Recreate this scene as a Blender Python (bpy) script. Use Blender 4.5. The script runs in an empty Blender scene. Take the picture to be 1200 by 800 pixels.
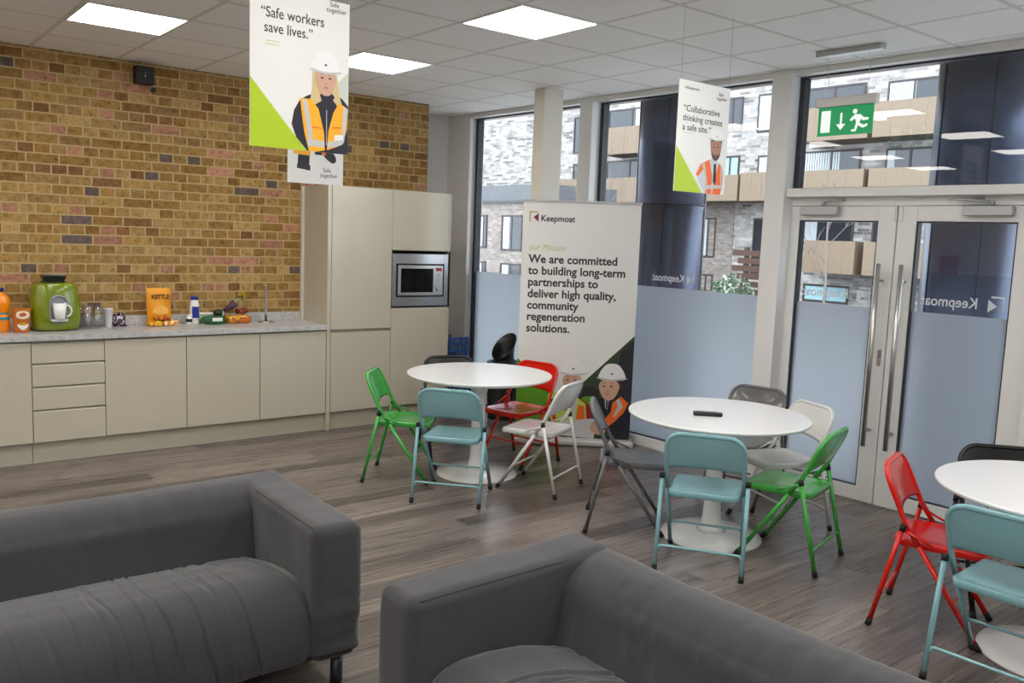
import bpy, bmesh, math, random
from mathutils import Vector, Matrix, noise
random.seed(7)
sc = bpy.context.scene
C = sc.collection
PI = math.pi

# ------------------------------------------------------------------ camera, world, exposure
def cam_matrix(yaw, pitch, roll, loc):
    f = Vector((math.sin(yaw)*math.cos(pitch), math.cos(yaw)*math.cos(pitch), -math.sin(pitch)))
    r = Vector((math.cos(yaw), -math.sin(yaw), 0)); u = r.cross(f)
    c, s = math.cos(roll), math.sin(roll)
    r2 = c*r + s*u; u2 = -s*r + c*u
    m = Matrix((r2, u2, -f)).transposed().to_4x4(); m.translation = loc
    return m
cd = bpy.data.cameras.new('camera'); cam = bpy.data.objects.new('camera', cd); C.objects.link(cam)
cam.matrix_world = cam_matrix(.6708, .1192, .0372, Vector((-3.0468, -5.6623, 1.757)))
cd.sensor_width = 36; cd.lens = 1015.01/1200*36; cd.clip_end = 300
sc.camera = cam

SKY = 2.9
PANEL = 8.6
w = bpy.data.worlds.new('overcast sky'); sc.world = w; w.use_nodes = True
bg = w.node_tree.nodes['Background']; bg.inputs[0].default_value = (.86, .92, 1, 1); bg.inputs[1].default_value = SKY
sc.view_settings.view_transform = 'Standard'; sc.view_settings.look = 'None'
sc.view_settings.exposure = 0.87; sc.view_settings.gamma = 1
sc.view_settings.use_curve_mapping = False
try:
    sc.cycles.use_denoising = True
    sc.cycles.max_bounces = 10; sc.cycles.diffuse_bounces = 6; sc.cycles.transparent_max_bounces = 16
    sc.cycles.caustics_reflective = False; sc.cycles.caustics_refractive = False
except Exception: pass
sd = bpy.data.lights.new('pale sun', 'SUN'); sd.energy = .35; sd.angle = math.radians(25); sd.color = (1, .97, .92)
so = bpy.data.objects.new('pale sun', sd); C.objects.link(so)
so.rotation_euler = Vector((.85, -.25, -.75)).to_track_quat('-Z', 'Y').to_euler()   # shines on the facade across the street

# ------------------------------------------------------------------ helpers
def lin(c):
    return tuple((x/12.92 if x <= .04045 else ((x+.055)/1.055)**2.4) for x in c)
def rgb(r, g, b): return lin((r/255, g/255, b/255)) + (1,)
MATS = {}
def mat(name, col, rough=.5, metal=0, coat=0, spec=.5, emit=None, es=0, bump=None, var=0, trans=0, ior=1.45, sheen=0):
    if name in MATS: return MATS[name]
    m = bpy.data.materials.new(name); m.use_nodes = True; nt = m.node_tree; b = nt.nodes['Principled BSDF']
    b.inputs['Base Color'].default_value = col; b.inputs['Roughness'].default_value = rough
    b.inputs['Metallic'].default_value = metal; b.inputs['Specular IOR Level'].default_value = spec
    b.inputs['Coat Weight'].default_value = coat; b.inputs['Coat Roughness'].default_value = .08
    b.inputs['Transmission Weight'].default_value = trans; b.inputs['IOR'].default_value = ior
    b.inputs['Sheen Weight'].default_value = sheen
    if emit: b.inputs['Emission Color'].default_value = emit; b.inputs['Emission Strength'].default_value = es
    if bump or var:
        tc = nt.nodes.new('ShaderNodeTexCoord'); nz = nt.nodes.new('ShaderNodeTexNoise')
        nz.inputs['Scale'].default_value = bump[0] if bump else 8; nz.inputs['Detail'].default_value = 5
        nt.links.new(tc.outputs['Object'], nz.inputs['Vector'])
        if bump:
            bp = nt.nodes.new('ShaderNodeBump'); bp.inputs['Strength'].default_value = bump[1]; bp.inputs['Distance'].default_value = .01
            nt.links.new(nz.outputs['Fac'], bp.inputs['Height']); nt.links.new(bp.outputs['Normal'], b.inputs['Normal'])
        if var:
            mx = nt.nodes.new('ShaderNodeMix'); mx.data_type = 'RGBA'
            mx.inputs['A'].default_value = tuple(x*(1-var) for x in col[:3]) + (1,)
            mx.inputs['B'].default_value = tuple(min(1, x*(1+var)) for x in col[:3]) + (1,)
            nt.links.new(nz.outputs['Fac'], mx.inputs['Factor']); nt.links.new(mx.outputs['Result'], b.inputs['Base Color'])
    MATS[name] = m
    return m

class N:                                       # node graph arithmetic
    def __init__(s, nt): s.nt = nt
    def m(s, op, a, b=None, c=None):
        n = s.nt.nodes.new('ShaderNodeMath'); n.operation = op
        for i, v in enumerate((a, b, c)):
            if v is None: continue
            if hasattr(v, 'is_linked') or hasattr(v, 'links'): s.nt.links.new(v, n.inputs[i])
            else: n.inputs[i].default_value = v
        return n.outputs[0]
    def xyz(s, x, y, z=0):
        n = s.nt.nodes.new('ShaderNodeCombineXYZ')
        for i, v in enumerate((x, y, z)):
            if hasattr(v, 'links'): s.nt.links.new(v, n.inputs[i])
            else: n.inputs[i].default_value = v
        return n.outputs[0]
    def coords(s):
        t = s.nt.nodes.new('ShaderNodeTexCoord'); q = s.nt.nodes.new('ShaderNodeSeparateXYZ')
        s.nt.links.new(t.outputs['Object'], q.inputs[0]); return t.outputs['Object'], q.outputs[0], q.outputs[1], q.outputs[2]
    def white(s, v):
        n = s.nt.nodes.new('ShaderNodeTexWhiteNoise'); n.noise_dimensions = '3D'; s.nt.links.new(v, n.inputs['Vector']); return n.outputs['Value']
    def noise(s, v, scale, detail=4, rough=.5):
        n = s.nt.nodes.new('ShaderNodeTexNoise'); n.inputs['Scale'].default_value = scale; n.inputs['Detail'].default_value = detail
        n.inputs['Roughness'].default_value = rough
        s.nt.links.new(v, n.inputs['Vector']); return n.outputs['Fac']
    def ramp(s, f, stops, const=False):
        n = s.nt.nodes.new('ShaderNodeValToRGB'); r = n.color_ramp; r.interpolation = 'CONSTANT' if const else 'LINEAR'
        while len(r.elements) < len(stops): r.elements.new(.5)
        for e, (p, c) in zip(r.elements, stops): e.position = p; e.color = c
        s.nt.links.new(f, n.inputs[0]); return n.outputs[0]
    def mix(s, f, a, b, mode='MIX'):
        n = s.nt.nodes.new('ShaderNodeMix'); n.data_type = 'RGBA'; n.blend_type = mode
        for k, v in (('Factor', f), ('A', a), ('B', b)):
            if hasattr(v, 'links'): s.nt.links.new(v, n.inputs[k])
            else: n.inputs[k].default_value = v
        return n.outputs['Result']
    def bump(s, h, strength, dist=.01):
        n = s.nt.nodes.new('ShaderNodeBump'); n.inputs['Strength'].default_value = strength; n.inputs['Distance'].default_value = dist
        s.nt.links.new(h, n.inputs['Height']); return n.outputs['Normal']
def blank(name, rough=.6, spec=.5):
    m = bpy.data.materials.new(name); m.use_nodes = True; b = m.node_tree.nodes['Principled BSDF']
    b.inputs['Roughness'].default_value = rough; b.inputs['Specular IOR Level'].default_value = spec
    return m, b, N(m.node_tree)

def brick_mat(name, cols, mortar, bw=.225, bh=.075, jt=.011, english=True, speck=.6, ax='x', big=None):
    m, b, g = blank(name, .85, .25); P, x, y, z = g.coords()
    u = x if ax == 'x' else y
    row = g.m('FLOOR', g.m('DIVIDE', z, bh)); fz = g.m('MULTIPLY', g.m('FRACT', g.m('DIVIDE', z, bh)), bh)
    md = g.m('FLOORED_MODULO', row, 2.0)
    if english:
        wd = g.m('ADD', g.m('MULTIPLY', md, bw/2), bw/2)
        off = g.m('MULTIPLY', md, .25)
    else:
        wd = g.m('ADD', g.m('MULTIPLY', md, 0.0), bw); off = g.m('MULTIPLY', md, .5)
    q = g.m('ADD', g.m('DIVIDE', u, wd), off)
    iD = g.m('FLOOR', q); fu = g.m('MULTIPLY', g.m('FRACT', q), wd)
    wob = g.m('MULTIPLY', g.m('SUBTRACT', g.noise(P, 30, 2), .5), .010)
    mask = g.m('MAXIMUM', g.m('LESS_THAN', g.m('ADD', fu, wob), jt), g.m('LESS_THAN', g.m('ADD', fz, wob), jt))
    v = g.white(g.xyz(iD, row, md))
    c = g.ramp(v, cols, True)
    v2 = g.white(g.xyz(row, iD, 3.3))
    c = g.mix(.45, c, g.ramp(v2, [(0, (.35, .30, .26, 1)), (1, (1, 1, 1, 1))]), 'MULTIPLY')
    c = g.mix(speck, c, g.ramp(g.noise(P, 26, 8, .8), [(.30, (.16, .10, .06, 1)), (.42, (.72, .68, .62, 1)), (.52, (.98, .98, .98, 1)), (.72, (1.3, 1.25, 1.12, 1))]), 'MULTIPLY')
    if big: c = g.mix(big[1], c, g.ramp(g.noise(P, big[0], 5, .7), [(.35, (.2, .2, .22, 1)), (.55, (1, 1, 1, 1))]), 'MULTIPLY')
    col = g.mix(mask, c, mortar)
    g.nt.links.new(col, b.inputs['Base Color'])
    h = g.m('ADD', g.m('MULTIPLY', g.m('SUBTRACT', 1.0, mask), .8), g.m('MULTIPLY', g.noise(P, 60, 4), .5))
    g.nt.links.new(g.bump(h, .55, .008), b.inputs['Normal'])
    return m

class MB:
    def __init__(s): s.bm = bmesh.new(); s.mats = []
    def _mi(s, m):
        if m is None: return 0
        if m not in s.mats: s.mats.append(m)
        return s.mats.index(m)
    def box(s, x0, x1, y0, y1, z0, z1, m=None):
        v = [s.bm.verts.new(p) for p in ((x0,y0,z0),(x1,y0,z0),(x1,y1,z0),(x0,y1,z0),(x0,y0,z1),(x1,y0,z1),(x1,y1,z1),(x0,y1,z1))]
        for f in ((0,3,2,1),(4,5,6,7),(0,1,5,4),(1,2,6,5),(2,3,7,6),(3,0,4,7)):
            s.bm.faces.new([v[i] for i in f]).material_index = s._mi(m)
        return s
    def rings(s, rings, m=None, caps=True, smooth=True, closed=False):
        R = [[s.bm.verts.new(p) for p in r] for r in rings]; n = len(R[0]); mi = s._mi(m)
        k = len(R)
        for i in range(k if closed else k-1):
            a, b = R[i], R[(i+1) % k]
            for j in range(n):
                f = s.bm.faces.new((a[j], a[(j+1) % n], b[(j+1) % n], b[j])); f.smooth = smooth; f.material_index = mi
        if caps and not closed:
            for r, fl in ((R[0], 1), (R[-1], 0)):
                f = s.bm.faces.new(list(reversed(r)) if fl else r); f.material_index = mi
        return s
    def tube(s, pts, r, n=10, m=None, closed=False, caps=True):
        pts = [Vector(p) for p in pts]; k = len(pts)
        T = []
        for i in range(k):
            a = pts[(i-1) % k] if (closed or i) else pts[0]; b = pts[(i+1) % k] if (closed or i < k-1) else pts[-1]
            T.append((b-a).normalized())
        up = Vector((0, 0, 1)) if abs(T[0].z) < .9 else Vector((1, 0, 0))
        nrm = (up - T[0]*up.dot(T[0])).normalized(); rs = []
        for i in range(k):
            nrm = (nrm - T[i]*nrm.dot(T[i])).normalized(); bn = T[i].cross(nrm)
            rr = r[i] if isinstance(r, (list, tuple)) else r
            rs.append([pts[i] + rr*(math.cos(2*PI*j/n)*nrm + math.sin(2*PI*j/n)*bn) for j in range(n)])
        return s.rings(rs, m, caps, True, closed)
    def lathe(s, prof, n=32, c=(0, 0, 0), m=None, sx=1, sy=1, caps=True):
        return s.rings([[(c[0]+r*sx*math.cos(2*PI*j/n), c[1]+r*sy*math.sin(2*PI*j/n), c[2]+z) for j in range(n)] for r, z in prof], m, caps)
    def poly(s, pts, m=None, depth=0, axis='y', d=0):
        """flat polygon in x-z at y=d, given thickness depth towards +y"""
        f = s.bm.faces.new([s.bm.verts.new((x, d, z)) for x, z in pts]); f.material_index = s._mi(m)
        if depth:
            r = bmesh.ops.extrude_face_region(s.bm, geom=[f])
            for v in r['geom']:
                if isinstance(v, bmesh.types.BMVert): v.co.y += depth
        return s
    def build(s, name, m=None, parent=None, bevel=0, seg=2, M=None, recalc=True, weld=False, tri=False, smooth=False):
        if weld: bmesh.ops.remove_doubles(s.bm, verts=s.bm.verts, dist=1e-5)
        if tri: bmesh.ops.triangulate(s.bm, faces=s.bm.faces)
        if recalc: bmesh.ops.recalc_face_normals(s.bm, faces=s.bm.faces)
        if smooth:
            for f in s.bm.faces: f.smooth = True
        if M is not None: s.bm.transform(M)
        me = bpy.data.meshes.new(name); s.bm.to_mesh(me); s.bm.free()
        for q in (s.mats if s.mats and s.mats[0] else [m]): me.materials.append(q)
        o = bpy.data.objects.new(name, me); C.objects.link(o)
        if parent: o.parent = parent
        if bevel:
            b = o.modifiers.new('bevel', 'BEVEL'); b.width = bevel; b.segments = seg; b.limit_method = 'ANGLE'; b.angle_limit = math.radians(40)
        return o
def box(name, x0, x1, y0, y1, z0, z1, m, parent=None, bevel=0, seg=2):
    return MB().box(x0, x1, y0, y1, z0, z1).build(name, m, parent, bevel, seg)
def tag(o, label=None, cat=None, group=None, kind=None):
    for k, v in (('label', label), ('category', cat), ('group', group), ('kind', kind)):
        if v: o[k] = v
    return o
def thing(name, loc, rz, label, cat, group=None):
    o = bpy.data.objects.new(name, None); C.objects.link(o); o.location = loc; o.rotation_euler = (0, 0, rz)
    o.empty_display_size = .1
    return tag(o, label, cat, group)
def struct(o): o['kind'] = 'structure'; return o
def arc(cx, cy, r, a0, a1, n):
    return [(cx + r*math.cos(math.radians(a0+(a1-a0)*i/n)), cy + r*math.sin(math.radians(a0+(a1-a0)*i/n))) for i in range(n+1)]
def rrect(x0, x1, y0, y1, r, n=5):
    return arc(x1-r, y1-r, r, 0, 90, n) + arc(x0+r, y1-r, r, 90, 180, n) + arc(x0+r, y0+r, r, 180, 270, n) + arc(x1-r, y0+r, r, 270, 360, n)
def smoothpts(P, k=5):
    out = []; n = len(P)
    for i in range(n):
        p0, p1, p2, p3 = (Vector(P[(i+j) % n]) for j in (-1, 0, 1, 2))
        for t in range(k):
            t /= k
            v = .5*((2*p1) + (p2-p0)*t + (2*p0-5*p1+4*p2-p3)*t*t + (3*p1-p0-3*p2+p3)*t**3)
            out.append((v.x, v.y))
    return out
def smoothpath(P, k=6):
    P = [Vector(p) for p in P]; out = []
    for i in range(len(P)-1):
        p0 = P[max(i-1, 0)]; p1 = P[i]; p2 = P[i+1]; p3 = P[min(i+2, len(P)-1)]
        for t in range(k):
            t /= k
            out.append(.5*((2*p1) + (p2-p0)*t + (2*p0-5*p1+4*p2-p3)*t*t + (3*p1-p0-3*p2+p3)*t**3))
    return out + [P[-1]]
def rbox(x0, x1, y0, y1, z0, z1, r, res=.04, disp=None, m=None, mb=None):
    """box with round edges as one dense smooth surface; disp(p, n) -> offset vector"""
    mb = mb or MB(); bm = mb.bm
    c = Vector(((x0+x1)/2, (y0+y1)/2, (z0+z1)/2)); h = Vector(((x1-x0)/2, (y1-y0)/2, (z1-z0)/2))
    r = min(r, min(h)*.98)
    def ticks(a):
        n = max(2, int((2*a-2*r)/res)); e = 5
        t = [-a + r*(1-math.cos(PI/2*i/e)) if False else -a + r*i/e for i in range(e)]
        return t + [-a+r + (2*a-2*r)*i/n for i in range(n)] + [a-r + r*i/e for i in range(e+1)]
    T = [ticks(h[i]) for i in range(3)]; cache = {}
    def V(i, j, k):
        key = (i, j, k)
        if key not in cache:
            p = Vector((T[0][i], T[1][j], T[2][k]))
            q = Vector([max(-(h[a]-r), min(h[a]-r, p[a])) for a in range(3)])
            d = p-q
            nn = d.normalized() if d.length > 1e-9 else Vector((0, 0, 1))
            s_ = c + q + nn*r
            if disp: s_ = s_ + disp(s_, nn)
            cache[key] = bm.verts.new(s_)
        return cache[key]
    X, Y, Z = (len(t)-1 for t in T)
    F = []
    for i in range(X):
        for j in range(Y):
            for k, fl in ((0, 1), (Z, 0)): F.append(([V(i,j,k), V(i+1,j,k), V(i+1,j+1,k), V(i,j+1,k)], fl))
    for i in range(X):
        for k in range(Z):
            for j, fl in ((0, 0), (Y, 1)): F.append(([V(i,j,k), V(i+1,j,k), V(i+1,j,k+1), V(i,j,k+1)], fl))
    for j in range(Y):
        for k in range(Z):
            for i, fl in ((0, 1), (X, 0)): F.append(([V(i,j,k), V(i,j+1,k), V(i,j+1,k+1), V(i,j,k+1)], fl))
    for f, fl in F:
        g = bm.faces.new(f[::-1] if fl else f); g.smooth = True; g.material_index = mb._mi(m)
    return mb
def text(name, s, size, m, parent, x, y, z, flip=False, offset=0, shear=0, spacing=1.0, line=1.0, width=None, align='LEFT'):
    cu = bpy.data.curves.new(name, 'FONT'); cu.body = s; cu.size = size; cu.extrude = .0003; cu.offset = offset; cu.shear = shear
    cu.space_character = spacing; cu.space_line = line; cu.align_x = align; cu.resolution_u = 3
    o = bpy.data.objects.new(name, cu); C.objects.link(o)
    cu.materials.append(m)
    bpy.context.view_layer.update()
    if width: k = width/max(o.dimensions.x, 1e-6)
    else: k = 1
    me = bpy.data.meshes.new_from_object(o.evaluated_get(bpy.context.evaluated_depsgraph_get())); me.name = name
    bpy.data.objects.remove(o); o = bpy.data.objects.new(name, me); C.objects.link(o)
    if not me.materials: me.materials.append(m)
    o.parent = parent; o.location = (x, y, z)
    o.rotation_euler = (PI/2, 0, PI if flip else 0)
    o.scale = (k, 1, 1)
    return o

# ------------------------------------------------------------------ materials
M_white = mat('white painted wall', (.84, .85, .87, 1), .7, var=.02)
M_frame = mat('off-white powder coated frame', (.80, .80, .79, 1), .4)
M_black = mat('black plastic', (.012, .012, .013, 1), .35)
M_gasket = mat('dark grey frame gasket', (.03, .035, .045, 1), .4)
M_steel = mat('brushed stainless steel', (.55, .54, .52, 1), .3, 1)
M_alu = mat('satin aluminium', (.50, .51, .52, 1), .45, .6)
M_cab = mat('beige satin cabinet front', rgb(196, 190, 172), .22, coat=.25, spec=.5)
M_cabdark = mat('beige cabinet carcass', rgb(158, 150, 134), .5)
M_table = mat('white table laminate', (.86, .86, .86, 1), .25, coat=.3)
M_print = mat('white printed board', (.82, .82, .80, 1), .5)
M_ink = mat('dark grey printing ink', rgb(62, 60, 66), .5)
M_inkpale = mat('pale green printing ink', rgb(190, 200, 120), .5)
M_lime = mat('lime green printing', rgb(178, 205, 30), .45)
M_green = mat('leaf green printing', rgb(98, 158, 40), .45)
M_capb = mat('black rubber cap', (.01, .01, .01, 1), .6)

def floor_mat():
    m, b, g = blank('grey-brown wood plank vinyl', .34, .5); P, x, y, z = g.coords()
    row = g.m('FLOOR', g.m('DIVIDE', y, .152)); fy = g.m('MULTIPLY', g.m('FRACT', g.m('DIVIDE', y, .152)), .152)
    off = g.white(g.xyz(row, 1.7, 0.2)); q = g.m('ADD', g.m('DIVIDE', x, 1.22), g.m('MULTIPLY', off, 7.0))
    iD = g.m('FLOOR', q); fx = g.m('MULTIPLY', g.m('FRACT', q), 1.22)
    v = g.white(g.xyz(iD, row, .5))
    c = g.ramp(v, [(0, rgb(88, 80, 76)), (.35, rgb(118, 108, 103)), (.7, rgb(142, 131, 124)), (1, rgb(104, 95, 91))])
    st = g.xyz(g.m('ADD', g.m('MULTIPLY', x, .9), g.m('MULTIPLY', v, 40.0)), g.m('MULTIPLY', y, 26.0), v)
    c = g.mix(.85, c, g.ramp(g.noise(st, 1.9, 7, .64), [(.34, (.34, .32, .32, 1)), (.45, (.68, .67, .67, 1)), (.54, (.92, .91, .91, 1)), (.66, (1.3, 1.27, 1.25, 1))]), 'MULTIPLY')
    st2 = g.xyz(g.m('MULTIPLY', x, 5.0), g.m('MULTIPLY', y, 120.0), v)
    c = g.mix(.35, c, g.ramp(g.noise(st2, 1.0, 4, .6), [(.35, (.6, .6, .6, 1)), (.6, (1.1, 1.1, 1.1, 1))]), 'MULTIPLY')
    joint = g.m('MAXIMUM', g.m('LESS_THAN', fy, .0022), g.m('LESS_THAN', fx, .0025))
    c = g.mix(g.m('MULTIPLY', joint, .7), c, (.05, .045, .04, 1))
    g.nt.links.new(c, b.inputs['Base Color'])
    g.nt.links.new(g.m('ADD', g.m('MULTIPLY', g.noise(st, 2.5, 4), .22), .19), b.inputs['Roughness'])
    g.nt.links.new(g.bump(g.m('SUBTRACT', g.noise(st, 3, 4), joint), .12, .002), b.inputs['Normal'])
    return m
def ceiling_mat():
    m, b, g = blank('mineral fibre ceiling tiles in a grid', .9, .2); P, x, y, z = g.coords()
    def e(t):
        f = g.m('FRACT', g.m('DIVIDE', g.m('ADD', t, .012), .6)); return g.m('LESS_THAN', f, .036)
    def e2(t):
        f = g.m('FRACT', g.m('DIVIDE', g.m('ADD', t, .014), .6)); return g.m('LESS_THAN', f, .044)
    bar = g.m('MAXIMUM', e(x), e(y)); lip = g.m('MAXIMUM', e2(x), e2(y))
    c = g.mix(g.noise(P, 220, 3), rgb(240, 241, 241), rgb(249, 249, 248))
    c = g.mix(lip, c, rgb(182, 180, 178)); c = g.mix(bar, c, rgb(222, 221, 219))
    g.nt.links.new(c, b.inputs['Base Color'])
    g.nt.links.new(g.bump(g.m('ADD', g.m('MULTIPLY', lip, -1.0), g.m('MULTIPLY', g.noise(P, 300, 2), .3)), .2, .003), b.inputs['Normal'])
    return m
def worktop_mat():
    m, b, g = blank('grey stone-effect worktop', .28, .5); P, x, y, z = g.coords()
    c = g.ramp(g.noise(P, 26, 9, .7), [(.3, rgb(160, 160, 162)), (.5, rgb(186, 186, 186)), (.7, rgb(206, 205, 203))])
    g.nt.links.new(c, b.inputs['Base Color']); return m
def glass_mat(name, tint, refl=1.0, ior=1.5):
    m = bpy.data.materials.new(name); m.use_nodes = True; nt = m.node_tree; nt.nodes.clear()
    o = nt.nodes.new('ShaderNodeOutputMaterial'); t = nt.nodes.new('ShaderNodeBsdfTransparent'); t.inputs[0].default_value = tint
    gl = nt.nodes.new('ShaderNodeBsdfGlossy'); gl.inputs['Roughness'].default_value = 0.0; gl.inputs['Color'].default_value = (refl, refl, refl, 1)
    f = nt.nodes.new('ShaderNodeFresnel'); f.inputs['IOR'].default_value = ior; mx = nt.nodes.new('ShaderNodeMixShader')
    ge = nt.nodes.new('ShaderNodeNewGeometry'); k = nt.nodes.new('ShaderNodeMath'); k.operation = 'SUBTRACT'; k.inputs[0].default_value = 1
    nt.links.new(ge.outputs['Backfacing'], k.inputs[1]); k2 = nt.nodes.new('ShaderNodeMath'); k2.operation = 'MULTIPLY'
    nt.links.new(k.outputs[0], k2.inputs[0]); nt.links.new(f.outputs[0], k2.inputs[1])
    nt.links.new(k2.outputs[0], mx.inputs[0]); nt.links.new(t.outputs[0], mx.inputs[1]); nt.links.new(gl.outputs[0], mx.inputs[2])
    nt.links.new(mx.outputs[0], o.inputs[0]); return m
def frost_mat():
    m = bpy.data.materials.new('frosted window film'); m.use_nodes = True; nt = m.node_tree; nt.nodes.clear()
    o = nt.nodes.new('ShaderNodeOutputMaterial'); t = nt.nodes.new('ShaderNodeBsdfTranslucent'); t.inputs[0].default_value = (.66, .70, .75, 1)
    rf = nt.nodes.new('ShaderNodeBsdfRefraction'); rf.inputs['Roughness'].default_value = .55; rf.inputs['IOR'].default_value = 1.25; rf.inputs['Color'].default_value = (.84, .87, .90, 1)
    m0 = nt.nodes.new('ShaderNodeMixShader'); m0.inputs[0].default_value = .55
    d = nt.nodes.new('ShaderNodeBsdfDiffuse'); d.inputs[0].default_value = (.45, .49, .54, 1)
    gl = nt.nodes.new('ShaderNodeBsdfGlossy'); gl.inputs['Roughness'].default_value = .22
    mx = nt.nodes.new('ShaderNodeMixShader'); mx.inputs[0].default_value = .18; m2 = nt.nodes.new('ShaderNodeMixShader'); m2.inputs[0].default_value = .05
    nt.links.new(t.outputs[0], m0.inputs[1]); nt.links.new(rf.outputs[0], m0.inputs[2]); nt.links.new(m0.outputs[0], mx.inputs[1]); nt.links.new(d.outputs[0], mx.inputs[2])
    nt.links.new(mx.outputs[0], m2.inputs[1]); nt.links.new(gl.outputs[0], m2.inputs[2]); nt.links.new(m2.outputs[0], o.inputs[0]); return m
M_glass = glass_mat('clear window glass', (.93, .95, .96, 1))
M_frost = frost_mat()
M_tumbler = glass_mat('clear tumbler glass', (.95, .96, .97, 1), 1.0, 1.9)
M_brick = brick_mat('yellow stock brick', [(0, rgb(166, 132, 76)), (.20, rgb(178, 144, 86)), (.38, rgb(156, 120, 66)), (.56, rgb(186, 154, 100)), (.70, rgb(168, 136, 88)), (.83, rgb(188, 138, 112)), (.90, rgb(140, 102, 64)), (.955, rgb(116, 102, 98))], rgb(182, 160, 116), speck=.95, jt=.011)
M_pale = brick_mat('white-washed facade brick', [(0, rgb(184, 182, 179)), (.4, rgb(164, 160, 157)), (.65, rgb(196, 194, 191)), (.88, rgb(132, 128, 126))], rgb(156, 154, 151), .45, .11, .014, False, .55, big=(2.2, .5))
M_buff = brick_mat('pale grey-pink brick', [(0, rgb(150, 142, 136)), (.5, rgb(138, 130, 125)), (.85, rgb(160, 153, 147))], rgb(144, 139, 134), .225, .075, .01, False, .4)

# ------------------------------------------------------------------ room shell
H = 3.027
GA = math.atan2(-1, .038); GO = (2.33, 1.83, 0)
def G(name='glazing', **k):                      # things laid out along the glazed wall: local x along it, local y outwards
    pass
def gplace(o): o.location = GO; o.rotation_euler = (0, 0, GA); return o
fl = struct(box('floor', -6, 3.3, -9, 2.36, -.12, 0, floor_mat()))
ce = struct(box('ceiling', -6, 2.9, -9, 2.36, H, H+.12, ceiling_mat()))
# clip the ceiling and floor to the slightly skewed glazed wall
def clip(o, n_off):
    me = o.data; bm = bmesh.new(); bm.from_mesh(me)
    d = Vector((.038, -1, 0)).normalized(); nv = Vector((-d.y, d.x, 0))
    bmesh.ops.bisect_plane(bm, geom=bm.verts[:]+bm.edges[:]+bm.faces[:], plane_co=Vector(GO)+nv*n_off, plane_no=nv, clear_outer=True)
    bmesh.ops.holes_fill(bm, edges=[e for e in bm.edges if e.is_boundary]); bm.to_mesh(me); bm.free()
clip(fl, .19); clip(ce, .19)
struct(box('wall_brick', -6, 1.68, 1.745, 2.36, 0, H, M_brick))
struct(box('wall_recess', 1.68, 2.6, 2.33, 2.5, 0, H, M_white))
M_lower = mat('grey painted wall dado', rgb(128, 126, 130), .6)
wl = box('wall_left', -6.12, -6, -9, 2.36, 0, H, M_white); struct(wl)
struct(box('trim_1', -6.0, -5.985, -9, 1.74, 0, 1.44, M_lower))
struct(box('wall_back', -6, 3, -9.12, -9, 0, H, M_white))
struct(box('column', 1.79, 2.0, .11, .25, 0, H, mat('cream painted column', rgb(222, 217, 205), .5), bevel=.004))

# ---- glazed wall
def gbox(name, s0, s1, n0, n1, z0, z1, m, bevel=.002):
    o = box(name, s0, s1, n0, n1, z0, z1, m, None, bevel); gplace(o); return struct(o)
k = 0
for s0, s1, n0, n1, z0, z1 in ((-.55, -.115, 0, .19, 0, H), (1.545, 1.70, -.03, .19, 0, H), (3.53, 3.695, -.03, .19, 0, H),
                               (5.40, 5.58, -.03, .19, 0, H), (7.7, 7.88, -.03, .19, 0, H)):
    k += 1; gbox('trim_%d' % (k+1), s0, s1, n0, n1, z0, z1, M_frame)
gbox('trim_7', -.115, 7.7, 0, .19, 2.985, H-.001, M_frame)             # head
gbox('trim_8', 3.695, 5.40, 0, .19, 2.125, 2.185, M_frame)            # transom over the doors
gbox('trim_9', 3.695, 5.40, .085, .19, 2.065, 2.125, M_frame)         # door frame head
gbox('trim_10', 3.60, 3.637, .07, .19, 0, 2.07, M_frame)
gbox('trim_11', 5.365, 5.40, .07, .19, 0, 2.125, M_frame)
gbox('trim_12', -.115, 3.53, .03, .19, 0, .076, M_frame)              # sill
gbox('trim_13', 5.58, 7.7, .03, .19, 0, .076, M_frame)
o = box('wall_right', 10.8, 11.2, 0, .19, 0, H, M_white); gplace(o); struct(o)
gbox('trim_15', 7.88, 10.8, 0, .19, 2.985, H-.001, M_frame); gbox('trim_16', 7.88, 10.8, .03, .19, 0, .076, M_frame)
o = box('wall_fascia', -.6, 11.2, .02, .19, H, H+1.2, M_white); gplace(o); struct(o)

def arrow_logo(parent, x, y, z, h, m1, m2, flip=False, dx=1):
    """square bracket with a left-pointing triangle"""
    mb = MB(); s = dx
    mb.poly([(x, z), (x+s*.10*h, z), (x+s*.10*h, z+.88*h), (x+s*h*.8, z+.88*h), (x+s*h*.8, z+h), (x, z+h)], m1, 0, 'y', y)
    mb.poly([(x+s*h*.42, z+.38*h), (x+s*h*.95, z+.78*h), (x+s*h*.95, z-.02*h)], m2, 0, 'y', y)
    return mb.build('logo', None, parent, recalc=False)
M_vinyl = mat('frosted vinyl lettering', (.62, .66, .72, 1), .5)
def window(n, s0, s1, z0, z1, frost=True, logo=None):
    root = bpy.data.objects.new('window_%d' % n, None); C.objects.link(root); gplace(root); struct(root)
    fr = MB(); t = .022
    fr.box(s0, s0+t*1.8, .08, .15, z0, z1); fr.box(s1-t, s1, .08, .15, z0, z1); fr.box(s0+t*1.8, s1-t, .08, .15, z1-t*.6, z1); fr.box(s0+t*1.8, s1-t, .08, .15, z0, z0+.008)
    fr.build('gasket', M_gasket, root)
    MB().box(s0+t*1.8, s1-t, .112, .120, z0+.008, z1-t*.6).build('glass_pane', M_glass, root)
    if frost: MB().box(s0+t*1.8, s1-t, .1095, .1110, z0+.008, 1.385).build('frosted_film', M_frost, root)
    if logo:
        arrow_logo(root, logo, .1085, 1.43, .082, M_vinyl, M_vinyl, dx=-1)
        text('lettering', 'Keepmoat', .088, M_vinyl, root, logo-.105, .1085, 1.44, flip=True, width=.34, offset=.0008)
    return root
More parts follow.
